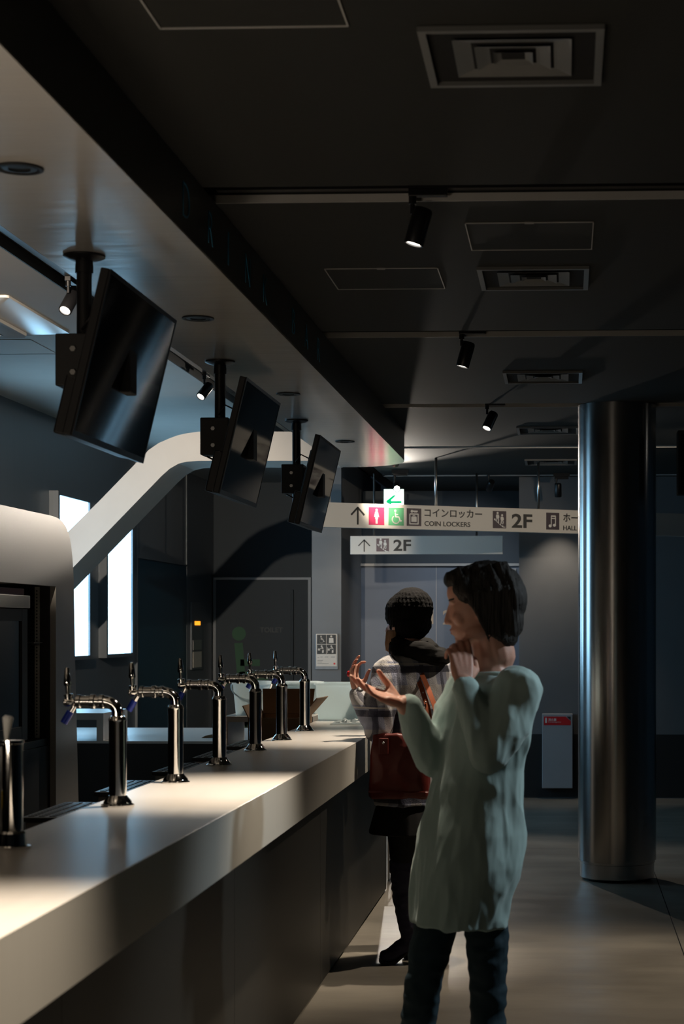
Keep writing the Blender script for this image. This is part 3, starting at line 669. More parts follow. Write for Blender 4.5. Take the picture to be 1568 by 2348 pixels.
# crumpled film on counter
def crumple(name, X, y, z, rx, ry_, h, label, seed):
    bm = nb(); n = 22; g_ = []
    for i in range(n):
        row = []
        for k in range(n):
            u, v = i/(n-1)*2-1, k/(n-1)*2-1; rr_ = min(1, math.hypot(u, v))
            nz = abs(noise.noise(V((u*3+seed, v*3, 0))))*1.2+abs(noise.noise(V((u*8, v*8+seed, 2))))*.5
            row.append(bm.verts.new((u*rx*(1+.1*nz), v*ry_, .003+h*nz*(1-rr_**3))))
        g_.append(row)
    for i in range(n-1):
        for k in range(n-1): bm.faces.new((g_[i][k], g_[i+1][k], g_[i+1][k+1], g_[i][k+1]))
    o = obj(name, bm, M['tub'], loc=(X, y, z)); sm = o.modifiers.new('s', 'SOLIDIFY'); sm.thickness = .0015
    return tag(o, label, 'plastic bag')
crumple('plastic_bag', -1.09, Y(9.33, -1.1), CT, .12, .16, .03, 'crumpled clear plastic bag lying flat on the counter before the tubs', 3)

# wire mesh stand
t = thing('wire_basket', 'wire mesh basket stand on the floor behind the counter end', 'basket', (-.92, 10.55, 0))
fr = nb()
for x in (-.13, .17):
    for y in (0, .3): tube(fr, [(x, y, 0), (x, y, .48)], .006, 8)
for z in (.05, .13, .48):
    tube(fr, [(-.13, 0, z), (.17, 0, z)], .005, 8); tube(fr, [(-.13, .3, z), (.17, .3, z)], .005, 8); tube(fr, [(-.13, 0, z), (-.13, .3, z)], .005, 8); tube(fr, [(.17, 0, z), (.17, .3, z)], .005, 8)
obj('frame', fr, M['steel'], t, smooth='auto')
ms = nb()
for i in range(-14, 24):
    for s in (1, -1):
        x0, z0, x1, z1 = -.13+i*.0214, .13, -.13+i*.0214+s*.2, .48
        if s < 0: x0 += .2; x1 += .2
        ta, tb_ = 0, 1
        if x1 != x0:
            for lim in ((-.13), (.17)):
                pass
        lo_, hi_ = sorted(((-.13-x0)/(x1-x0), (.17-x0)/(x1-x0))); lo_ = max(lo_, 0); hi_ = min(hi_, 1)
        if hi_ > lo_+.02:
            tube(ms, [(x0+(x1-x0)*lo_, 0, z0+(z1-z0)*lo_), (x0+(x1-x0)*hi_, 0, z0+(z1-z0)*hi_)], .0015, 4)
obj('mesh_panel', ms, M['steel'], t)

# ================================================================= COLUMN
t = thing('steel_column', 'thick round brushed steel column with a recessed round foot, right of the walkers', 'column', (.303, 10.69, 0))
obj('shaft', lathe(nb(), [(.232, .118), (.232, CZ-.001)], 96), M['column'], t, smooth='auto')
obj('foot', lathe(nb(), [(.212, .012), (.221, .018), (.221, .1), (.224, .103), (.224, .117)], 96), M['steel'], t, smooth='auto')
obj('foot_shadow_gap', lathe(nb(), [(.20, 0), (.205, .012)], 64), M['black'], t)

# ================================================================= SIGNS
# long wayfinding sign
P0 = V((-1.95, Y(13.44, -1.95), 2.256)); P1 = V((1.35, Y(15.07, 1.35), 2.256))
th = math.atan2(P1.y-P0.y, P1.x-P0.x); L = (P1-P0).length
t = thing('wayfinding_sign', 'long white hanging sign reading COIN LOCKERS, 2F and HALL with pictograms', 'sign', P0, th)
obj('board', B(0, L, 0, .06, 0, .188), M['sign'], t, bevel=.002)
po = nb()
def sx(px):   # pixel column -> distance along the board
    a = (px-1298)/4100*.99916; dx, dy = math.cos(th), math.sin(th); q = .04098*.99916
    # (P0.x + s dx) = a * (D), D = .99916*Y - .04095*X
    Dn0 = .99916*P0.y-.04095*P0.x; Dn1 = .99916*dy-.04095*dx
    return (a*Dn0-P0.x)/(dx-a*Dn1)
for px in (758, 1003, 1238): obj('hanger_rod', tube(nb(), [(sx(px), .03, .188), (sx(px), .03, CZ-2.256)], .0105, 14), M['steel'], t, smooth=True)
def F(px, parent=t, dz=0, sc=1.0): return Flat((sx(px), -.0005, dz), scale=sc)
f = F(820); f.stroke([(0, .025), (0, .15)], .014); f.stroke([(-.054, .098), (0, .155), (.054, .098)], .014); f.build('arrow', M['ink'], t)
def pict(cx_, w_, m, draw, z0=.026, h_=.136):
    s_ = obj('pictogram', B(cx_-w_/2, cx_+w_/2, -.0015, .0005, z0, z0+h_), m, t)
    f = Flat((cx_, -.0016, z0+h_/2)); draw(f); f.build('glyph', M['glyph'], s_)
def woman(f, s=1, ox=0):
    f.disc(ox, .047*s, .0095*s); f.poly([(ox-.011*s, .035*s), (ox+.011*s, .035*s), (ox+.021*s, -.008*s), (ox+.010*s, -.008*s), (ox+.013*s, -.022*s), (ox-.013*s, -.022*s), (ox-.010*s, -.008*s), (ox-.021*s, -.008*s)])
    f.rect(ox-.008*s, ox-.001*s, -.058*s, -.02*s); f.rect(ox+.001*s, ox+.008*s, -.058*s, -.02*s)
def chair(f, s=1, ox=0, oy=0):
    P_ = lambda l: [(ox+x*s, oy+y*s) for x, y in l]
    f.disc(ox-.008*s, oy+.045*s, .009*s); f.stroke(P_([(-.008, .032), (-.004, -.002), (.022, -.002), (.034, -.034), (.046, -.030)]), .009*s); f.stroke(P_([(-.006, .016), (.016, .016)]), .007*s)
    f.stroke([(ox+x*s, oy+y*s) for x, y in arc(-.003, -.022, .030, 125, 345, 16)], .008*s)
def locker(f):
    f.disc(-.018, .045, .011); f.stroke([(-.012, .046), (.03, .046)], .012); f.poly([(.0, .04), (.006, .034), (.012, .04), (.018, .035), (.024, .04)])
    f.stroke([(-.036, .024), (.034, .024), (.034, -.052), (-.036, -.052), (-.036, .024)], .009)
    f.rect(-.023, .021, -.036, .004); f.stroke([(-.009, .004), (-.009, .012), (.007, .012), (.007, .004)], .005)
def stairs(f, s=1):
    P_ = lambda l: [(x*s, y*s) for x, y in l]
    f.poly(P_([(-.048, .008), (-.036, .008), (-.036, -.006), (-.022, -.006), (-.022, -.02), (-.006, -.02), (-.006, -.034), (.012, -.034), (.012, -.046), (.032, -.046), (.032, -.056), (.05, -.056), (.05, -.06), (.028, -.06), (-.048, -.002)]))
    for ox, oy in ((-.018, .03), (.022, .014)):
        f.disc((ox)*s, (oy+.022)*s, .009*s); f.poly(P_([(ox-.012, oy+.01), (ox+.010, oy+.01), (ox+.016, oy-.012), (ox+.008, oy-.022), (ox-.010, oy-.022), (ox-.014, oy-.008)]))
        f.stroke(P_([(ox-.005, oy-.018), (ox-.010, oy-.046)]), .008*s); f.stroke(P_([(ox+.004, oy-.018), (ox+.010, oy-.034), (ox+.004, oy-.05)]), .008*s)
def notes(f):
    f.stroke([(-.014, -.036), (-.014, .042), (.024, .042), (.024, -.03)], .0065); f.rect(-.014, .024, .034, .047); f.rect(-.014, .024, .018, .026); f.disc(-.024, -.038, .014, ry=.012); f.disc(.014, -.032, .014, ry=.012)
pict(sx(863), .128, M['pink'], woman); pict(sx(908), .128, M['green'], chair); pict(sx(949), .122, M['plum'], locker)
pict(sx(1145), .118, M['plum'], stairs); pict(sx(1267), .118, M['plum'], notes)
def fit(s, size, m, parent, x0, x1, z, y=-.0008, bold=.0, name='lettering', h=None):
    o = text(s, size, m, parent, (x0, y, z), name=name, bold=bold)
    vs = o.data.vertices; a = min(v.co.x for v in vs); b = max(v.co.x for v in vs); c = min(v.co.y for v in vs); d_ = max(v.co.y for v in vs)
    hh = (h/(d_-c)) if h else (x1-x0)/(b-a)
    o.data.transform(Matrix.Diagonal(((x1-x0)/(b-a), hh, 1, 1)) @ Matrix.Translation((-a, -c, 0)))
    return o
fit('コインロッカー', .1, M['ink'], t, sx(973), sx(1105), .098, bold=.0018, h=.066)
fit('COIN LOCKERS', .06, M['ink'], t, sx(973), sx(1078), .029, bold=.0012, h=.038)
fit('2F', .15, M['ink'], t, sx(1173), sx(1220), .033, bold=.004, h=.112)
fit('ホール', .1, M['ink'], t, sx(1291), sx(1291)+.21, .093, bold=.0018, h=.066)
fit('HALL', .06, M['ink'], t, sx(1291), sx(1291)+.125, .024, bold=.0012, h=.038)
# small sign
sy = 15.30; s2 = 4100/15.35
X0 = (803-1298)/s2
t = thing('small_hanging_sign', 'short white hanging sign reading 2F with arrow and stairs pictogram, below the long sign', 'sign', (X0, sy, 1.5+167/s2))
W = 350/s2
obj('board', B(0, W, 0, .05, 0, 42/s2), M['sign'], t, bevel=.002)
zt = CZ-(1.5+167/s2)
for x in (54/s2, 290/s2): obj('hanger_rod', tube(nb(), [(x, .025, 42/s2), (x, .025, zt)], .009, 12), M['steel'], t, smooth=True)
f = Flat((32/s2, -.0005, 0)); f.stroke([(0, .022), (0, .122)], .009); f.stroke([(-.05, .072), (0, .124), (.05, .072)], .009); f.build('arrow', M['ink'], t)
s_ = obj('pictogram', B(60/s2, 89/s2, -.0015, .0005, .024, .136), M['mauve'], t)
f = Flat((74.5/s2, -.0016, .08)); stairs(f, .95); f.build('glyph', M['glyph'], s_)
fit('2F', .12, M['ink'], t, 99/s2, 140/s2, .028, bold=.003, h=.098)
# exit sign
t = thing('exit_sign', 'small glowing white emergency exit sign with a green arrow pointing left, above the long sign', 'exit sign', (-1.545, 15.10, 2.505))
obj('housing', B(0, .172, .001, .04, 0, .165), M['palewhite'], t, bevel=.002)
obj('lit_face', B(.003, .169, -.004, .0005, .003, .162), M['exit'], t)
f = Flat((.086, -.0045, .082)); f.stroke([(-.03, -.028), (.066, -.028)], .018); f.poly([(-.062, -.028), (-.02, -.008), (.02, .03), (-.002, .03), (-.062, -.018)]); f.poly([(-.066, -.028), (-.022, .01), (-.022, -.052)]); f.build('green_arrow', M['exitg'], t)
obj('hanger_rod', tube(nb(), [(.086, .02, .165), (.086, .02, CZ-2.505)], .006, 8), M['blackm'], t)
# toilet facilities plaque
t = thing('facilities_plaque', 'cream plaque with four black and white pictograms on the grey wall beside the toilet door', 'plaque', (-2.205, YE, 1.155))
obj('backing', B(-.008, .195, -.016, -.001, -.03, .285), M['wallL'], t, bevel=.004)
pl = obj('plate', B(0, .184, -.02, -.0165, 0, .285), M['cream'], t)
for i, (x, z) in enumerate(((.008, .196), (.094, .196), (.008, .108), (.094, .108))):
    q = obj('pictogram', B(x, x+.082, -.0215, -.0201, z, z+.083), M['ink'], t)
    f = Flat((x+.041, -.0216, z+.041), scale=.62)
    if i == 0: chair(f, .95)
    elif i == 1: f.disc(0, .042, .014); f.poly([(-.03, .02), (.03, .02), (.034, -.05), (-.034, -.05)])
    else:
        s = 1 if i == 2 else .9
        f.disc(.0, .045, .012); f.stroke([(.005, .03), (.022, .0), (.018, -.05)], .022); f.stroke([(.005, .025), (-.03, .0)], .009); f.rect(-.05, -.02, -.016, .012)
        if i == 3: f.rect(-.055, -.05, -.05, .03)
    f.build('glyph', M['cream'], q)
f = Flat((.008, -.0203, 0));
for x, z, w_ in ((.004, .075, .016), (.03, .08, .02), (.07, .08, .03), (.125, .08, .035), (.004, .05, .05), (.004, .036, .04), (.004, .022, .1)): f.rect(x, x+w_, z, z+.003)
f.build('small_print', M['dimgrey'], t)
f = Flat((.155, -.0203, .015)); f.disc(.008, .008, .009); f.build('red_mark', M['red'], t)
# extinguisher box
t = thing('extinguisher_cabinet', 'grey fire extinguisher cabinet with a red label on the wall beside the column', 'cabinet', (-.211, YE-.012, .093))
obj('body', B(0, .268, -.10, -.001, 0, .65), M['extbox'], t, bevel=.006)
lb = Flat((.016, -.1003, .552)); lb.poly([(0, 0), (.234, 0), (.234, .035), (.19, .075), (0, .075)]); r_ = lb.build('red_label', M['red'], t)
lb = Flat((.016, -.1003, .552)); lb.poly([(.234, .042), (.234, .075), (.199, .075)]); lb.build('black_corner', M['ink'], t)
lb = Flat((.016, -.1022, .552)); lb.rect(.012, .026, .02, .06); lb.rect(.016, .022, .06, .066); lb.build('extinguisher_symbol', M['glyph'], r_)
fit('消火器', .03, M['glyph'], t, .055, .125, .588, y=-.1024, h=.024, bold=.0004)
fit('Fire Extinguisher', .02, M['glyph'], t, .055, .168, .572, y=-.1024, h=.012)

# ================================================================= PEOPLE
def cap(bm, p0, p1, r0, r1, n=12):
    p0, p1 = V(p0), V(p1); d = p1-p0
    if d.length < 1e-6: d = V((0, 0, 1e-4)); p1 = p0+d
    dn = d.normalized(); u, v = frame_of(dn); rs = []
    for a in (-80, -50, -20, 0):
        a = math.radians(a); rs.append((p0+dn*(r0*math.sin(a)), r0*math.cos(a)))
    for a in (0, 20, 50, 80):
        a = math.radians(a); rs.append((p1+dn*(r1*math.sin(a)), r1*math.cos(a)))
    rings(bm, [[c+(u*math.cos(2*PI*k/n)+v*math.sin(2*PI*k/n))*r for k in range(n)] for c, r in rs])
def chain(bm, pts, rad, n=12):
    for i in range(len(pts)-1): cap(bm, pts[i], pts[i+1], rad[i], rad[i+1], n)
def ell(bm, c, r, rot=None, mat=None, n=14):
    q = nb(); bmesh.ops.create_icosphere(q, subdivisions=3, radius=1)
    T = Matrix.Translation(V(c)) @ (rot.to_4x4() if rot else Matrix.Identity(4)) @ Matrix.Diagonal((*r, 1))
    if mat is not None: T = mat @ T
    q.transform(T); me = bpy.data.meshes.new('q'); q.to_mesh(me); q.free(); bm.from_mesh(me); bpy.data.meshes.remove(me)
def mcap(bm, M4, p0, p1, r0, r1): cap(bm, M4 @ V(p0), M4 @ V(p1), r0, r1)
def ring(c, rx, ry, yaw=0, n=28, tilt=(0, 0), e=2.4, wav=0, wn=5, ph=0):
    # superellipse ring; rx along the body's right axis, ry along its forward axis
    out = []
    for k in range(n):
        a = 2*PI*k/n; ca, sa = math.cos(a), math.sin(a)
        x = math.copysign(abs(ca)**(2/e), ca)*rx; y = math.copysign(abs(sa)**(2/e), sa)*ry
        s = 1+wav*math.sin(wn*a+ph)
        x *= s; y *= s
        z = tilt[0]*x+tilt[1]*y
        out.append(V(c)+V((x*math.cos(yaw)-y*math.sin(yaw), x*math.sin(yaw)+y*math.cos(yaw), z)))
    return out
def meld(name, bm, m, parent, voxel=.006, smooth=6, disp=None, fac=.5):
    o = obj(name, bm, m); r = o.modifiers.new('r', 'REMESH'); r.mode = 'VOXEL'; r.voxel_size = voxel
    s = o.modifiers.new('s', 'SMOOTH'); s.iterations = smooth; s.factor = fac
    dg = bpy.context.evaluated_depsgraph_get(); me = bpy.data.meshes.new_from_object(o.evaluated_get(dg)); nm = o.name
    old = o.data; bpy.data.objects.remove(o); bpy.data.meshes.remove(old)
    if disp:
        ns = [v.normal.copy() for v in me.vertices]
        for v, nn in zip(me.vertices, ns): v.co += nn*disp(v.co)
    me.name = name; me.shade_smooth()
    o = bpy.data.objects.new(name, me); C.objects.link(o); o.parent = parent
    if not me.materials: me.materials.append(m)
    return o
def folds(sc, amp, seed=0, sc2=None):
    def f(c):
        a = noise.noise(V((c.x*sc[0]+seed, c.y*sc[1], c.z*sc[2]))); b = noise.noise(V((c.x*sc[0]*2.3, c.y*sc[1]*2.3+seed, c.z*sc[2]*2.3)))
        return amp*((1-abs(a)*2)*.8 + b*.4 - .4)
    return f
def HM(loc, fwd, roll=0, pitch=0):      # head matrix: local +Y forward, +Z up
    f = V(fwd).normalized(); r = f.cross(V((0, 0, 1))).normalized(); u = r.cross(f)
    m = Matrix((( r.x, f.x, u.x, 0), (r.y, f.y, u.y, 0), (r.z, f.z, u.z, 0), (0, 0, 0, 1)))
    return Matrix.Translation(V(loc)) @ m @ Matrix.Rotation(pitch, 4, 'X') @ Matrix.Rotation(roll, 4, 'Y')
def head(bm, H):                        # origin at eye level, centre of head
    E = lambda c, r, rot=None: ell(bm, c, r, rot, H)
    E((0, -.012, .035), (.073, .092, .080)); E((0, .018, -.01), (.066, .074, .075)); E((0, .035, -.055), (.053, .055, .052))
    E((0, .062, -.088), (.026, .022, .018)); E((0, .052, .045), (.055, .040, .045)); E((0, .075, .020), (.044, .014, .010))
    for s in (-1, 1):
        E((s*.036, .060, -.028), (.022, .024, .022)); E((s*.045, .02, -.075), (.020, .035, .022))
        E((s*.074, -.005, -.012), (.008, .018, .030), Euler((.2, 0, s*.35)).to_matrix()); E((s*.071, .004, -.036), (.006, .010, .012))
        mcap(bm, H, (s*.007, .088, -.040), (s*.011, .090, -.040), .0065, .0065)
        E((s*.031, .070, .003), (.013, .010, .008))
    mcap(bm, H, (0, .084, .008), (0, .099, -.033), .0085, .0105)
    E((0, .083, -.060), (.023, .012, .0055)); E((0, .081, -.070), (.020, .012, .0065))
    mcap(bm, H, (0, -.022, -.05), (0, -.035, -.15), .052, .052)
def eyes(H, parent):
    for s in (-1, 1):
        b = nb(); ell(b, (s*.031, .0665, .003), (.0125, .0115, .0085), None, H); e = obj('eye', b, M['eye'], parent, smooth=True)
        b = nb(); ell(b, (s*.031, .0755, .003), (.005, .0035, .005), None, H); obj('iris', b, M['black'], e, smooth=True)
def hand(bm, w, d, nrm, side, curl=(.3, .3, .35, .4), thumb=.5, sc=1.0, spread=.10, fing=None):
    """wrist w, direction d towards the knuckles, nrm = palm normal, side=+1 thumb on d x nrm side"""
    w, d, nrm = V(w), V(d).normalized(), V(nrm); nrm = (nrm-d*nrm.dot(d)).normalized(); a = d.cross(nrm).normalized()*side
    K = []
    for off, ln in ((.028, .085), (.0095, .088), (-.0095, .083), (-.027, .076)): K.append((off*sc, ln*sc))
    for off, ln in K:
        chain(bm, [w+a*off*.55, w+a*off*.8+d*ln*.5-nrm*.002, w+a*off+d*ln], [.0145*sc, .0130*sc, .0100*sc], 10)
    cap(bm, w+a*.022*sc+d*.02*sc+nrm*.006*sc, w+a*.03*sc+d*.045*sc+nrm*.008*sc, .015*sc, .012*sc)
    cap(bm, w-a*.02*sc+d*.02*sc+nrm*.005*sc, w-a*.024*sc+d*.05*sc+nrm*.005*sc, .013*sc, .011*sc)
    L = ((.042, .025, .020), (.046, .028, .021), (.042, .026, .020), (.033, .020, .018))
    for i, (off, ln) in enumerate(K):
        p = w+a*off+d*ln; ang = curl[i]*.55; sp = spread*(1.5-i)
        pts = [p]; dd = (d*math.cos(sp)+a*math.sin(sp)).normalized()
        for k in range(3):
            q = (dd*math.cos(ang)+nrm*math.sin(ang)); pts.append(pts[-1]+q*L[i][k]*sc); ang += curl[i]*(1.0 if k == 0 else .7)
        r = .0088*sc*(1 if i < 3 else .88)
        chain(bm, pts, [r*1.05, r*1.0, r*.92, r*.80], 10)
    p = w+a*.024*sc+d*.018*sc+nrm*.006*sc
    q1 = (d*.62+a*.62*(1-thumb*.3)+nrm*(.2+thumb*.4)).normalized(); q2 = (d*.85+a*(.25-thumb*.3)+nrm*(.2+thumb*.5)).normalized()
    pts = [p, p+q1*.042*sc, p+q1*.042*sc+q2*.032*sc, p+q1*.042*sc+(q2*.032+(q2*.9+nrm*.15*thumb)*.025)*sc]
    chain(bm, pts, [.0145*sc, .0115*sc, .0100*sc, .0082*sc], 10)

# ---- the person in the plaid coat -----------------------------------------
D1 = 8.0; O1 = V((-.715, Y(D1, -.715), 0))
def Q(x, y, dy=0, D=D1, O=O1):
    s = 4100/(D+dy); return V(((x-1298)/s*.99916-O.x, dy, 1.5-(y-1438)/s))
p1 = thing('person', 'person in black knit beanie and grey plaid coat at the counter, one hand raised', 'person', O1)
f1 = V((-.78, .62, 0)).normalized(); r1 = V((f1.y, -f1.x, 0)); yaw1 = math.atan2(r1.y, r1.x)
hc = Q(929, 1431, 0)
H1 = HM(hc, (-.75, .66, 0), roll=.05, pitch=-.05)
Ce = V((-.000+.035, 0, 0))   # torso centre offset
def T1(z, df=0, dr=0): return V((.045, 0, z)) + f1*df + r1*dr
LS = T1(1.315, .01, -.165); RS = T1(1.315, .01, .165)
Lel = Q(866, 1672, -.20); Lwr = Q(820, 1590, -.12)
Rel = RS+V((-.10, .12, -.27)); Rwr = Rel+V((-.20, -.04, .10))
lk = Q(928, 2000, -.03); la = Q(943, 2165, -.03); rk = Q(965, 2000, .10); ra = Q(995, 2160, .10)
LH = T1(.86, 0, -.085); RH = T1(.86, 0, .085)
b = nb()
head(b, H1)
chain(b, [hc+V((0, 0, -.09)), T1(1.36)], [.050, .06])
rings(b, [ring(T1(z, df), a, c, yaw1) for z, a, c, df in ((.80, .13, .09, 0), (.90, .165, .105, 0), (1.02, .135, .09, 0), (1.18, .145, .095, 0), (1.30, .165, .085, 0), (1.36, .09, .06, 0))])
for s, e, wv in ((LS, Lel, Lwr), (RS, Rel, Rwr)): chain(b, [s, e, wv], [.048, .038, .026])
hd = (Q(812, 1556, -.12)-Lwr).normalized()
hand(b, Lwr+hd*.01, hd, (.75, -.35, .1), 1, curl=(.75, .45, .5, .55), thumb=1.0, sc=.90, spread=.12)
hand(b, Rwr, (Rwr-Rel), (.4, .2, 1), -1, curl=(.5, .5, .5, .5), sc=.9)
for h_, k_, a_ in ((LH, lk, la), (RH, rk, ra)):
    chain(b, [h_, h_.lerp(k_, .5), k_, k_.lerp(a_, .35), a_, V((a_.x, a_.y, .09))], [.085, .072, .052, .052, .036, .035])
    chain(b, [V((a_.x, a_.y, .08)), V((a_.x-.10, a_.y-.01, .045))], [.034, .026])
body = meld('body', b, M['skin'], p1, .0045, 3)
eyes(H1, body)
# beanie
b = nb(); ell(b, (0, -.020, .050), (.094, .115, .098), None, H1); ell(b, (0, -.045, .070), (.088, .098, .090), None, H1); ell(b, (0, -.032, .0), (.087, .100, .078), None, H1)
Hi = H1.inverted()
def knit(c):
    q = Hi @ c; a = math.atan2(q.x, q.y+.03); return .0030*abs(math.sin(a*15+2*math.sin(q.z*26)))+.0006*math.sin(q.z*300)+.004*noise.noise(c*22)
cutz = -.045
ob = meld('beanie', b, M['knit'], p1, .0045, 3, knit)
# hair falling out on the left
b = nb()
for i in range(18):
    a = random.uniform(-.7, .7); x0 = -.074+random.uniform(-.006, .006)
    p = [H1 @ V((x0, .01+a*.035, -.035)), H1 @ V((x0-.006, .012+a*.04, -.09)), H1 @ V((x0-.002+random.uniform(-.012, .008), .01+a*.045, -.135+random.uniform(-.02, .03)))]
    chain(b, p, [.006, .0045, .002], 6)
meld('hair', b, M['hairb'], p1, .004, 1)
# hood / scarf
b = nb()
cen = Q(952, 1493, 0)
def torus(bm, c, R1, R2, r, yaw, tilt, ph=0, a0=0, a1=360, n=26):
    pts = []; rr_ = []
    for i in range(n+1):
        a = math.radians(a0+(a1-a0)*i/n); x, y = R1*math.cos(a), R2*math.sin(a)
        pts.append(V(c)+V((x*math.cos(yaw)-y*math.sin(yaw), x*math.sin(yaw)+y*math.cos(yaw), tilt[0]*x+tilt[1]*y))); rr_.append(r*(1+.22*math.sin(3*a+ph)))
    chain(bm, pts, rr_, 10)
torus(b, cen+V((.0, 0, .022)), .088, .082, .036, yaw1, (-.05, .25), 0)
torus(b, cen+V((.016, -.01, -.008)), .112, .095, .032, yaw1, (-.12, .15), 1.5)
torus(b, cen+V((.045, -.05, -.005)), .085, .06, .036, yaw1, (-.2, .1), 2.5)
torus(b, cen+V((.075, -.035, -.025)), .065, .06, .032, yaw1, (-.1, .1), 1)
meld('hood', b, M['hood'], p1, .006, 5, folds((9, 9, 38), .006, 3))
# coat
b = nb()
cz = [(.715, .215, .150, -.01), (.78, .212, .148, 0), (.90, .205, .142, 0), (1.02, .192, .132, 0), (1.14, .190, .130, 0), (1.24, .198, .122, 0), (1.31, .190, .108, 0), (1.355, .145, .085, 0), (1.385, .085, .07, 0)]
rings(b, [ring(T1(z, df), a, c, yaw1, wav=.015 if z < 1 else 0) for z, a, c, df in cz])
LS2 = LS+V((.0, 0, -.01))
chain(b, [LS2, LS2.lerp(Lel, .5)+V((0, -.015, 0)), Lel+V((.0, 0, .0)), Lel.lerp(Lwr, .55)+V((.004, 0, 0)), Lwr-hd*.008], [.074, .073, .062, .055, .040], 18)
chain(b, [RS, Rel, Rwr-(Rwr-Rel).normalized()*.02], [.072, .060, .045], 16)
torus(b, Q(955, 1522, 0), .098, .078, .028, yaw1, (-.12, .12), 1)
meld('coat', b, M['plaid'], p1, .006, 6, folds((14, 14, 9), .008, 5))
b = nb(); chain(b, [Lwr-hd*.012, Lwr-hd*.002], [.0385, .036], 18); meld('cuff', b, M['black'], p1, .004, 2)
# skirt
b = nb(); rings(b, [ring(T1(z), a, c, yaw1, wav=w_, wn=7) for z, a, c, w_ in ((.585, .225, .185, .025), (.66, .205, .165, .015), (.74, .185, .135, 0), (.86, .17, .12, 0))])
meld('skirt', b, M['tights'], p1, .006, 3)
b = nb()
for h_, k_, a_ in ((LH, lk, la), (RH, rk, ra)): chain(b, [h_, h_.lerp(k_, .5), k_, k_.lerp(a_, .2)], [.090, .080, .060, .056], 16)
meld('tights', b, M['tights'], p1, .006, 4)
# boots
def boot(k_, a_, nm):
    b = nb(); top = k_+V((0, 0, .035))
    ax = V((a_.x, a_.y, .12))
    chain(b, [top, k_.lerp(a_, .3), k_.lerp(a_, .7), ax, V((a_.x+.005, a_.y, .085))], [.070, .066, .053, .047, .045], 20)
    f_ = V((-.97, -.12, 0))
    chain(b, [V((a_.x+.012, a_.y, .085)), V((a_.x, a_.y, .075))+f_*.045, V((a_.x, a_.y, .042))+f_*.092, V((a_.x, a_.y, .036))+f_*.120], [.043, .036, .031, .026], 16)
    o = meld(nm, b, M['boot'], p1, .005, 5, folds((16, 16, 30), .005, 9))
    s = nb(); P_ = V((a_.x, a_.y, 0))
    path = [(.035, .068), (.0, .060), (-.04, .03), (-.07, .006), (-.10, .0), (-.138, .004), (-.148, .012)]
    rr_ = []
    for x, z in path:
        c = P_+f_*(-x); sd = V((-f_.y, f_.x, 0)); wd = .032 if x > -.13 else .022
        rr_.append([c+sd*wd+V((0, 0, z)), c-sd*wd+V((0, 0, z)), c-sd*wd+V((0, 0, z+.014)), c+sd*wd+V((0, 0, z+.014))])
    rings(s, rr_)
    so = obj('sole', s, M['sole'], o, bevel=.003)
    s = nb(); hp = P_+V((.028, 0, 0)); rings(s, [ring(hp+V((.004, 0, 0)), .022, .024, 0, 16), ring(hp, .024, .026, 0, 16), ring(hp+V((-.002, 0, .07)), .034, .034, 0, 16)]); obj('heel', s, M['boot'], o, smooth='auto')
boot(lk, la, 'boot'); boot(rk, ra, 'boot')
# bag with straps
bt = thing('shoulder_bag', 'oxblood leather shoulder bag with tan straps hanging on the plaid coat', 'bag', O1)
bc = Q(916, 1752, -.25)
b = nb()
ybag = math.radians(-4)
rings(b, [ring(V((bc.x+ox, bc.y, bc.z+z)), a, c, ybag, e=4) for z, a, c, ox in ((-.148, .120, .035, 0), (-.14, .132, .045, 0), (-.08, .134, .052, 0), (.0, .128, .048, .0), (.08, .122, .036, .0), (.125, .115, .022, .0), (.132, .110, .016, 0))])
bg = meld('pouch', b, M['bag'], bt, .005, 6, folds((11, 11, 9), .007, 2))
b = nb(); rings(b, [[V((bc.x-.13+.26*i/20, bc.y-.052-.006, bc.z-.118-.006*math.sin(i)*.3)), V((bc.x-.13+.26*i/20, bc.y-.046, bc.z-.118)), V((bc.x-.13+.26*i/20, bc.y-.052, bc.z-.112))] for i in range(21)])
obj('seam_piping', b, M['bag'], bg)
b = nb(); box(b, bc.x-.085, bc.x-.045, bc.y-.052, bc.y-.034, bc.z+.045, bc.z+.115); ta = obj('strap_tab', b, M['bag'], bg, bevel=.003)
b = nb(); ell(b, (bc.x-.065, bc.y-.054, bc.z+.095), (.006, .004, .006)); obj('stud', b, M['steel'], ta, smooth=True)
def ribbon(bm, pts, wd, nrm, th=.003):
    rs = []
    for i, p in enumerate(pts):
        d = (V(pts[min(i+1, len(pts)-1)])-V(pts[max(i-1, 0)])).normalized(); n_v = V(nrm); s = d.cross(n_v).normalized()*wd/2; n_v = s.cross(d).normalized()*th
        rs.append([V(p)+s, V(p)-s, V(p)-s+n_v, V(p)+s+n_v])
    return rings(bm, rs)
sh = [Q(938, 1524, .03), Q(946, 1524, -.07), Q(955, 1548, -.125), Q(967, 1580, -.165), Q(980, 1620, -.20), Q(988, 1665, -.225), Q(980, 1705, -.245)]
ns = obj('strap', ribbon(nb(), sh, .022, (.25, -1, .2)), M['strap'], bt, smooth='auto')
sh2 = [p+V((.018, -.004, .0)) for p in sh[:1]]+[p+V((.020+.004*i, -.006, .002)) for i, p in enumerate(sh[1:-1])]+[Q(975, 1700, -.25)]
obj('strap', ribbon(nb(), sh2, .022, (.35, -1, .2)), M['strap'], bt, smooth='auto')
for q in (Q(970, 1588, -.176), Q(976, 1610, -.200)):
    b = nb(); ell(b, q, (.004, .003, .004)); obj('rivet', b, M['steel'], ns, smooth=True)
# small thing pinched in the raised hand
o = nb(); ell(o, (0, 0, 0), (.010, .008, .014)); tag(obj('red_wrapper', o, M['red'], loc=O1+Q(799, 1545, -.14), smooth=True), 'small red scrap pinched in the raised hand of the beanie person', 'wrapper')

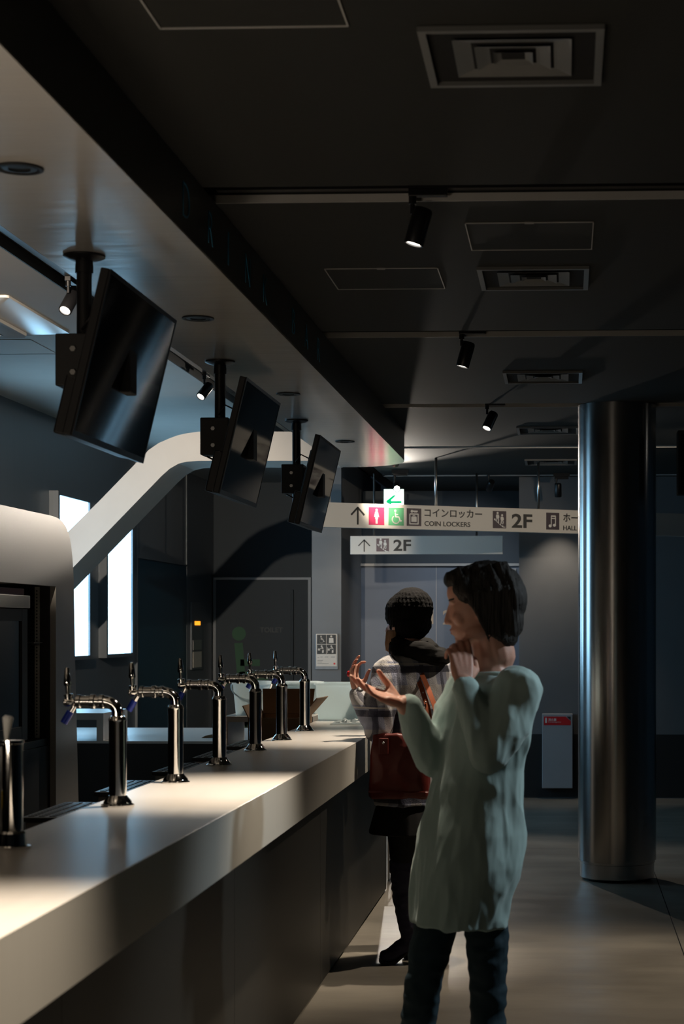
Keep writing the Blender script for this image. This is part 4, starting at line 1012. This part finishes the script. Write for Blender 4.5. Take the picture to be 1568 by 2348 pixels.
# ---- the person in the long green tunic -----------------------------------
D2 = 5.19; O2 = V((-.26, Y(D2, -.26), 0))
def W(x, y, dy=0): return Q(x, y, dy, D2, O2)
p2 = thing('person', 'person with short dark hair and long sage green top walking left, hands gesturing', 'person', O2)
f2 = V((-.84, -.54, 0)).normalized(); r2 = V((f2.y, -f2.x, 0)); yaw2 = math.atan2(r2.y, r2.x); l2 = -r2
hc = W(1100, 1389, .0)
H2 = HM(hc, (-1, -.06, 0), pitch=-.12)
nb_ = W(1128, 1540, 0)
def T2(x, y, df=0, dr=0): return W(x, y, 0)+f2*df+r2*dr
SC2 = W(1128, 1590, 0)
LS = SC2+l2*.150+V((.0, 0, .015)); RS = SC2+r2*.150
Lel = W(1120, 1725, -.19); Lwr = W(1064, 1568, -.15)
Rel = W(992, 1738, .02); Rwr = W(926, 1614, -.04)
HC = W(1080, 1890, 0)
LH = HC+l2*.075; RH = HC+r2*.075
Lk = W(1118, 2240, -.03); La = W(1122, 2540, .0); Rk = W(972, 2240, .03); Ra = W(935, 2530, .06)
b = nb()
head(b, H2)
chain(b, [hc+V((.02, 0, -.085)), W(1128, 1530), W(1130, 1570)], [.050, .049, .075])
rings(b, [ring(c, a, d_, yaw2) for c, a, d_ in ((W(1080, 1960), .13, .09), (W(1082, 1890), .165, .11), (W(1098, 1790), .135, .09), (W(1115, 1680), .145, .095), (W(1126, 1590), .155, .085), (W(1130, 1553), .085, .06))])
chain(b, [LS, Lel, Lwr], [.046, .036, .026]); chain(b, [RS, Rel, Rwr], [.046, .036, .026])
ld = (W(1056, 1500, -.11)-Lwr).normalized()
hand(b, Lwr+ld*.01, ld, (-.3, .8, .3), -1, curl=(.5, .7, .85, .95), thumb=.4, sc=.98, spread=.05)
rd = (W(868, 1594, -.07)-Rwr).normalized()
hand(b, Rwr+rd*.01, rd, (.1, -.35, .95), 1, curl=(.12, .2, .28, .34), thumb=.6, sc=.93, spread=.07)
for h_, k_, a_ in ((LH, Lk, La), (RH, Rk, Ra)):
    chain(b, [h_, h_.lerp(k_, .5), k_, k_.lerp(a_, .35), a_], [.074, .060, .045, .044, .034])
    chain(b, [V((a_.x+.01, a_.y, .05)), V((a_.x-.13, a_.y-.02, .03))], [.036, .026]); chain(b, [a_, V((a_.x+.01, a_.y, .05))], [.034, .034])
body2 = meld('body', b, M['skin'], p2, .0042, 3)
eyes(H2, body2)
b = nb()
ell(b, (0, .082, -.060), (.018, .0145, .0055), None, H2); ell(b, (0, .081, -.069), (.015, .0135, .006), None, H2); meld('lips', b, M['lip_skin'], body2, .002, 2)
for s in (-1, 1):
    b = nb(); mcap(b, H2, (s*.018, .085, .026), (s*.046, .074, .028), .0035, .0025); obj('eyebrow', b, M['hair'], body2, smooth=True)
# hair
b = nb()
E = lambda c, r, rot=None: ell(b, c, r, rot, H2)
E((0, -.022, .048), (.088, .108, .082)); E((0, -.060, .015), (.088, .082, .090)); E((0, -.065, -.045), (.080, .060, .070)); E((0, .045, .085), (.062, .052, .032))
for s in (-1, 1): E((s*.066, -.025, .02), (.026, .055, .065)); E((s*.066, -.045, -.045), (.022, .042, .060)); E((s*.06, .03, .055), (.026, .045, .036))
E((0, -.06, -.095), (.062, .040, .040))
for i in range(70):
    a = random.uniform(-1, 1); s = random.choice((-1, 1)); 
    st = V((s*.06*random.random(), -.02+.07*a, .115)); 
    e1 = V((s*.090, st.y-.02, .02+.02*random.random())); e2 = V((s*(.080+.012*random.random()), -.05+.045*a, -.07-.04*random.random()))
    chain(b, [H2 @ st, H2 @ e1, H2 @ e2], [.006, .008, .003], 6)
H2i = H2.inverted()
def strand(c):
    q = H2i @ c; return .0035*noise.noise(V((q.x*20, q.y*75, q.z*10)))+.002*noise.noise(V((q.x*30, q.y*160, q.z*14)))
meld('hair', b, M['hair'], p2, .0045, 3, strand)
# tunic
b = nb()
tr_ = [(1052, 2118, .170, .125, .03), (1058, 2060, .178, .130, .025), (1072, 1980, .185, .135, .02), (1082, 1905, .182, .132, .012), (1090, 1840, .165, .120, 0), (1102, 1760, .152, .112, 0), (1116, 1670, .165, .118, 0), (1126, 1610, .178, .112, 0), (1130, 1572, .150, .092, 0), (1132, 1548, .092, .068, 0)]
rings(b, [ring(W(x, y), a, d_, yaw2, wav=w_, wn=6, ph=y/90) for x, y, a, d_, w_ in tr_])
chain(b, [LS, LS.lerp(Lel, .5)+V((.01, 0, 0)), Lel, Lel.lerp(Lwr, .5), Lwr-ld*.015], [.070, .066, .056, .049, .036], 18)
chain(b, [RS, RS.lerp(Rel, .5), Rel, Rel.lerp(Rwr, .5), Rwr-rd*.02], [.068, .062, .054, .047, .036], 18)
tu = meld('tunic', b, M['tunic'], p2, .0055, 6, lambda c: folds((9, 9, 5), .011, 4)(c)+folds((24, 24, 8), .004, 11)(c))
b = nb(); torus(b, W(1131, 1545), .085, .072, .008, yaw2, (0, .0), 0); meld('neckband', b, M['tunic'], tu, .003, 2)
# jeans
b = nb()
for h_, k_, a_ in ((LH, Lk, La), (RH, Rk, Ra)): chain(b, [h_, h_.lerp(k_, .5), k_, k_.lerp(a_, .35), a_.lerp(k_, .1), V((a_.x+.005, a_.y, .06))], [.082, .070, .055, .052, .047, .052], 18)
meld('jeans', b, M['jeans'], p2, .006, 4, folds((12, 12, 22), .006, 8))
for a_ in (La, Ra):
    b = nb(); chain(b, [V((a_.x+.03, a_.y, .045)), V((a_.x-.05, a_.y-.01, .045)), V((a_.x-.15, a_.y-.03, .034))], [.044, .040, .033], 14)
    sh_ = meld('shoe', b, M['black'], p2, .005, 3)
    for v in sh_.data.vertices: v.co.z = max(v.co.z, .004)
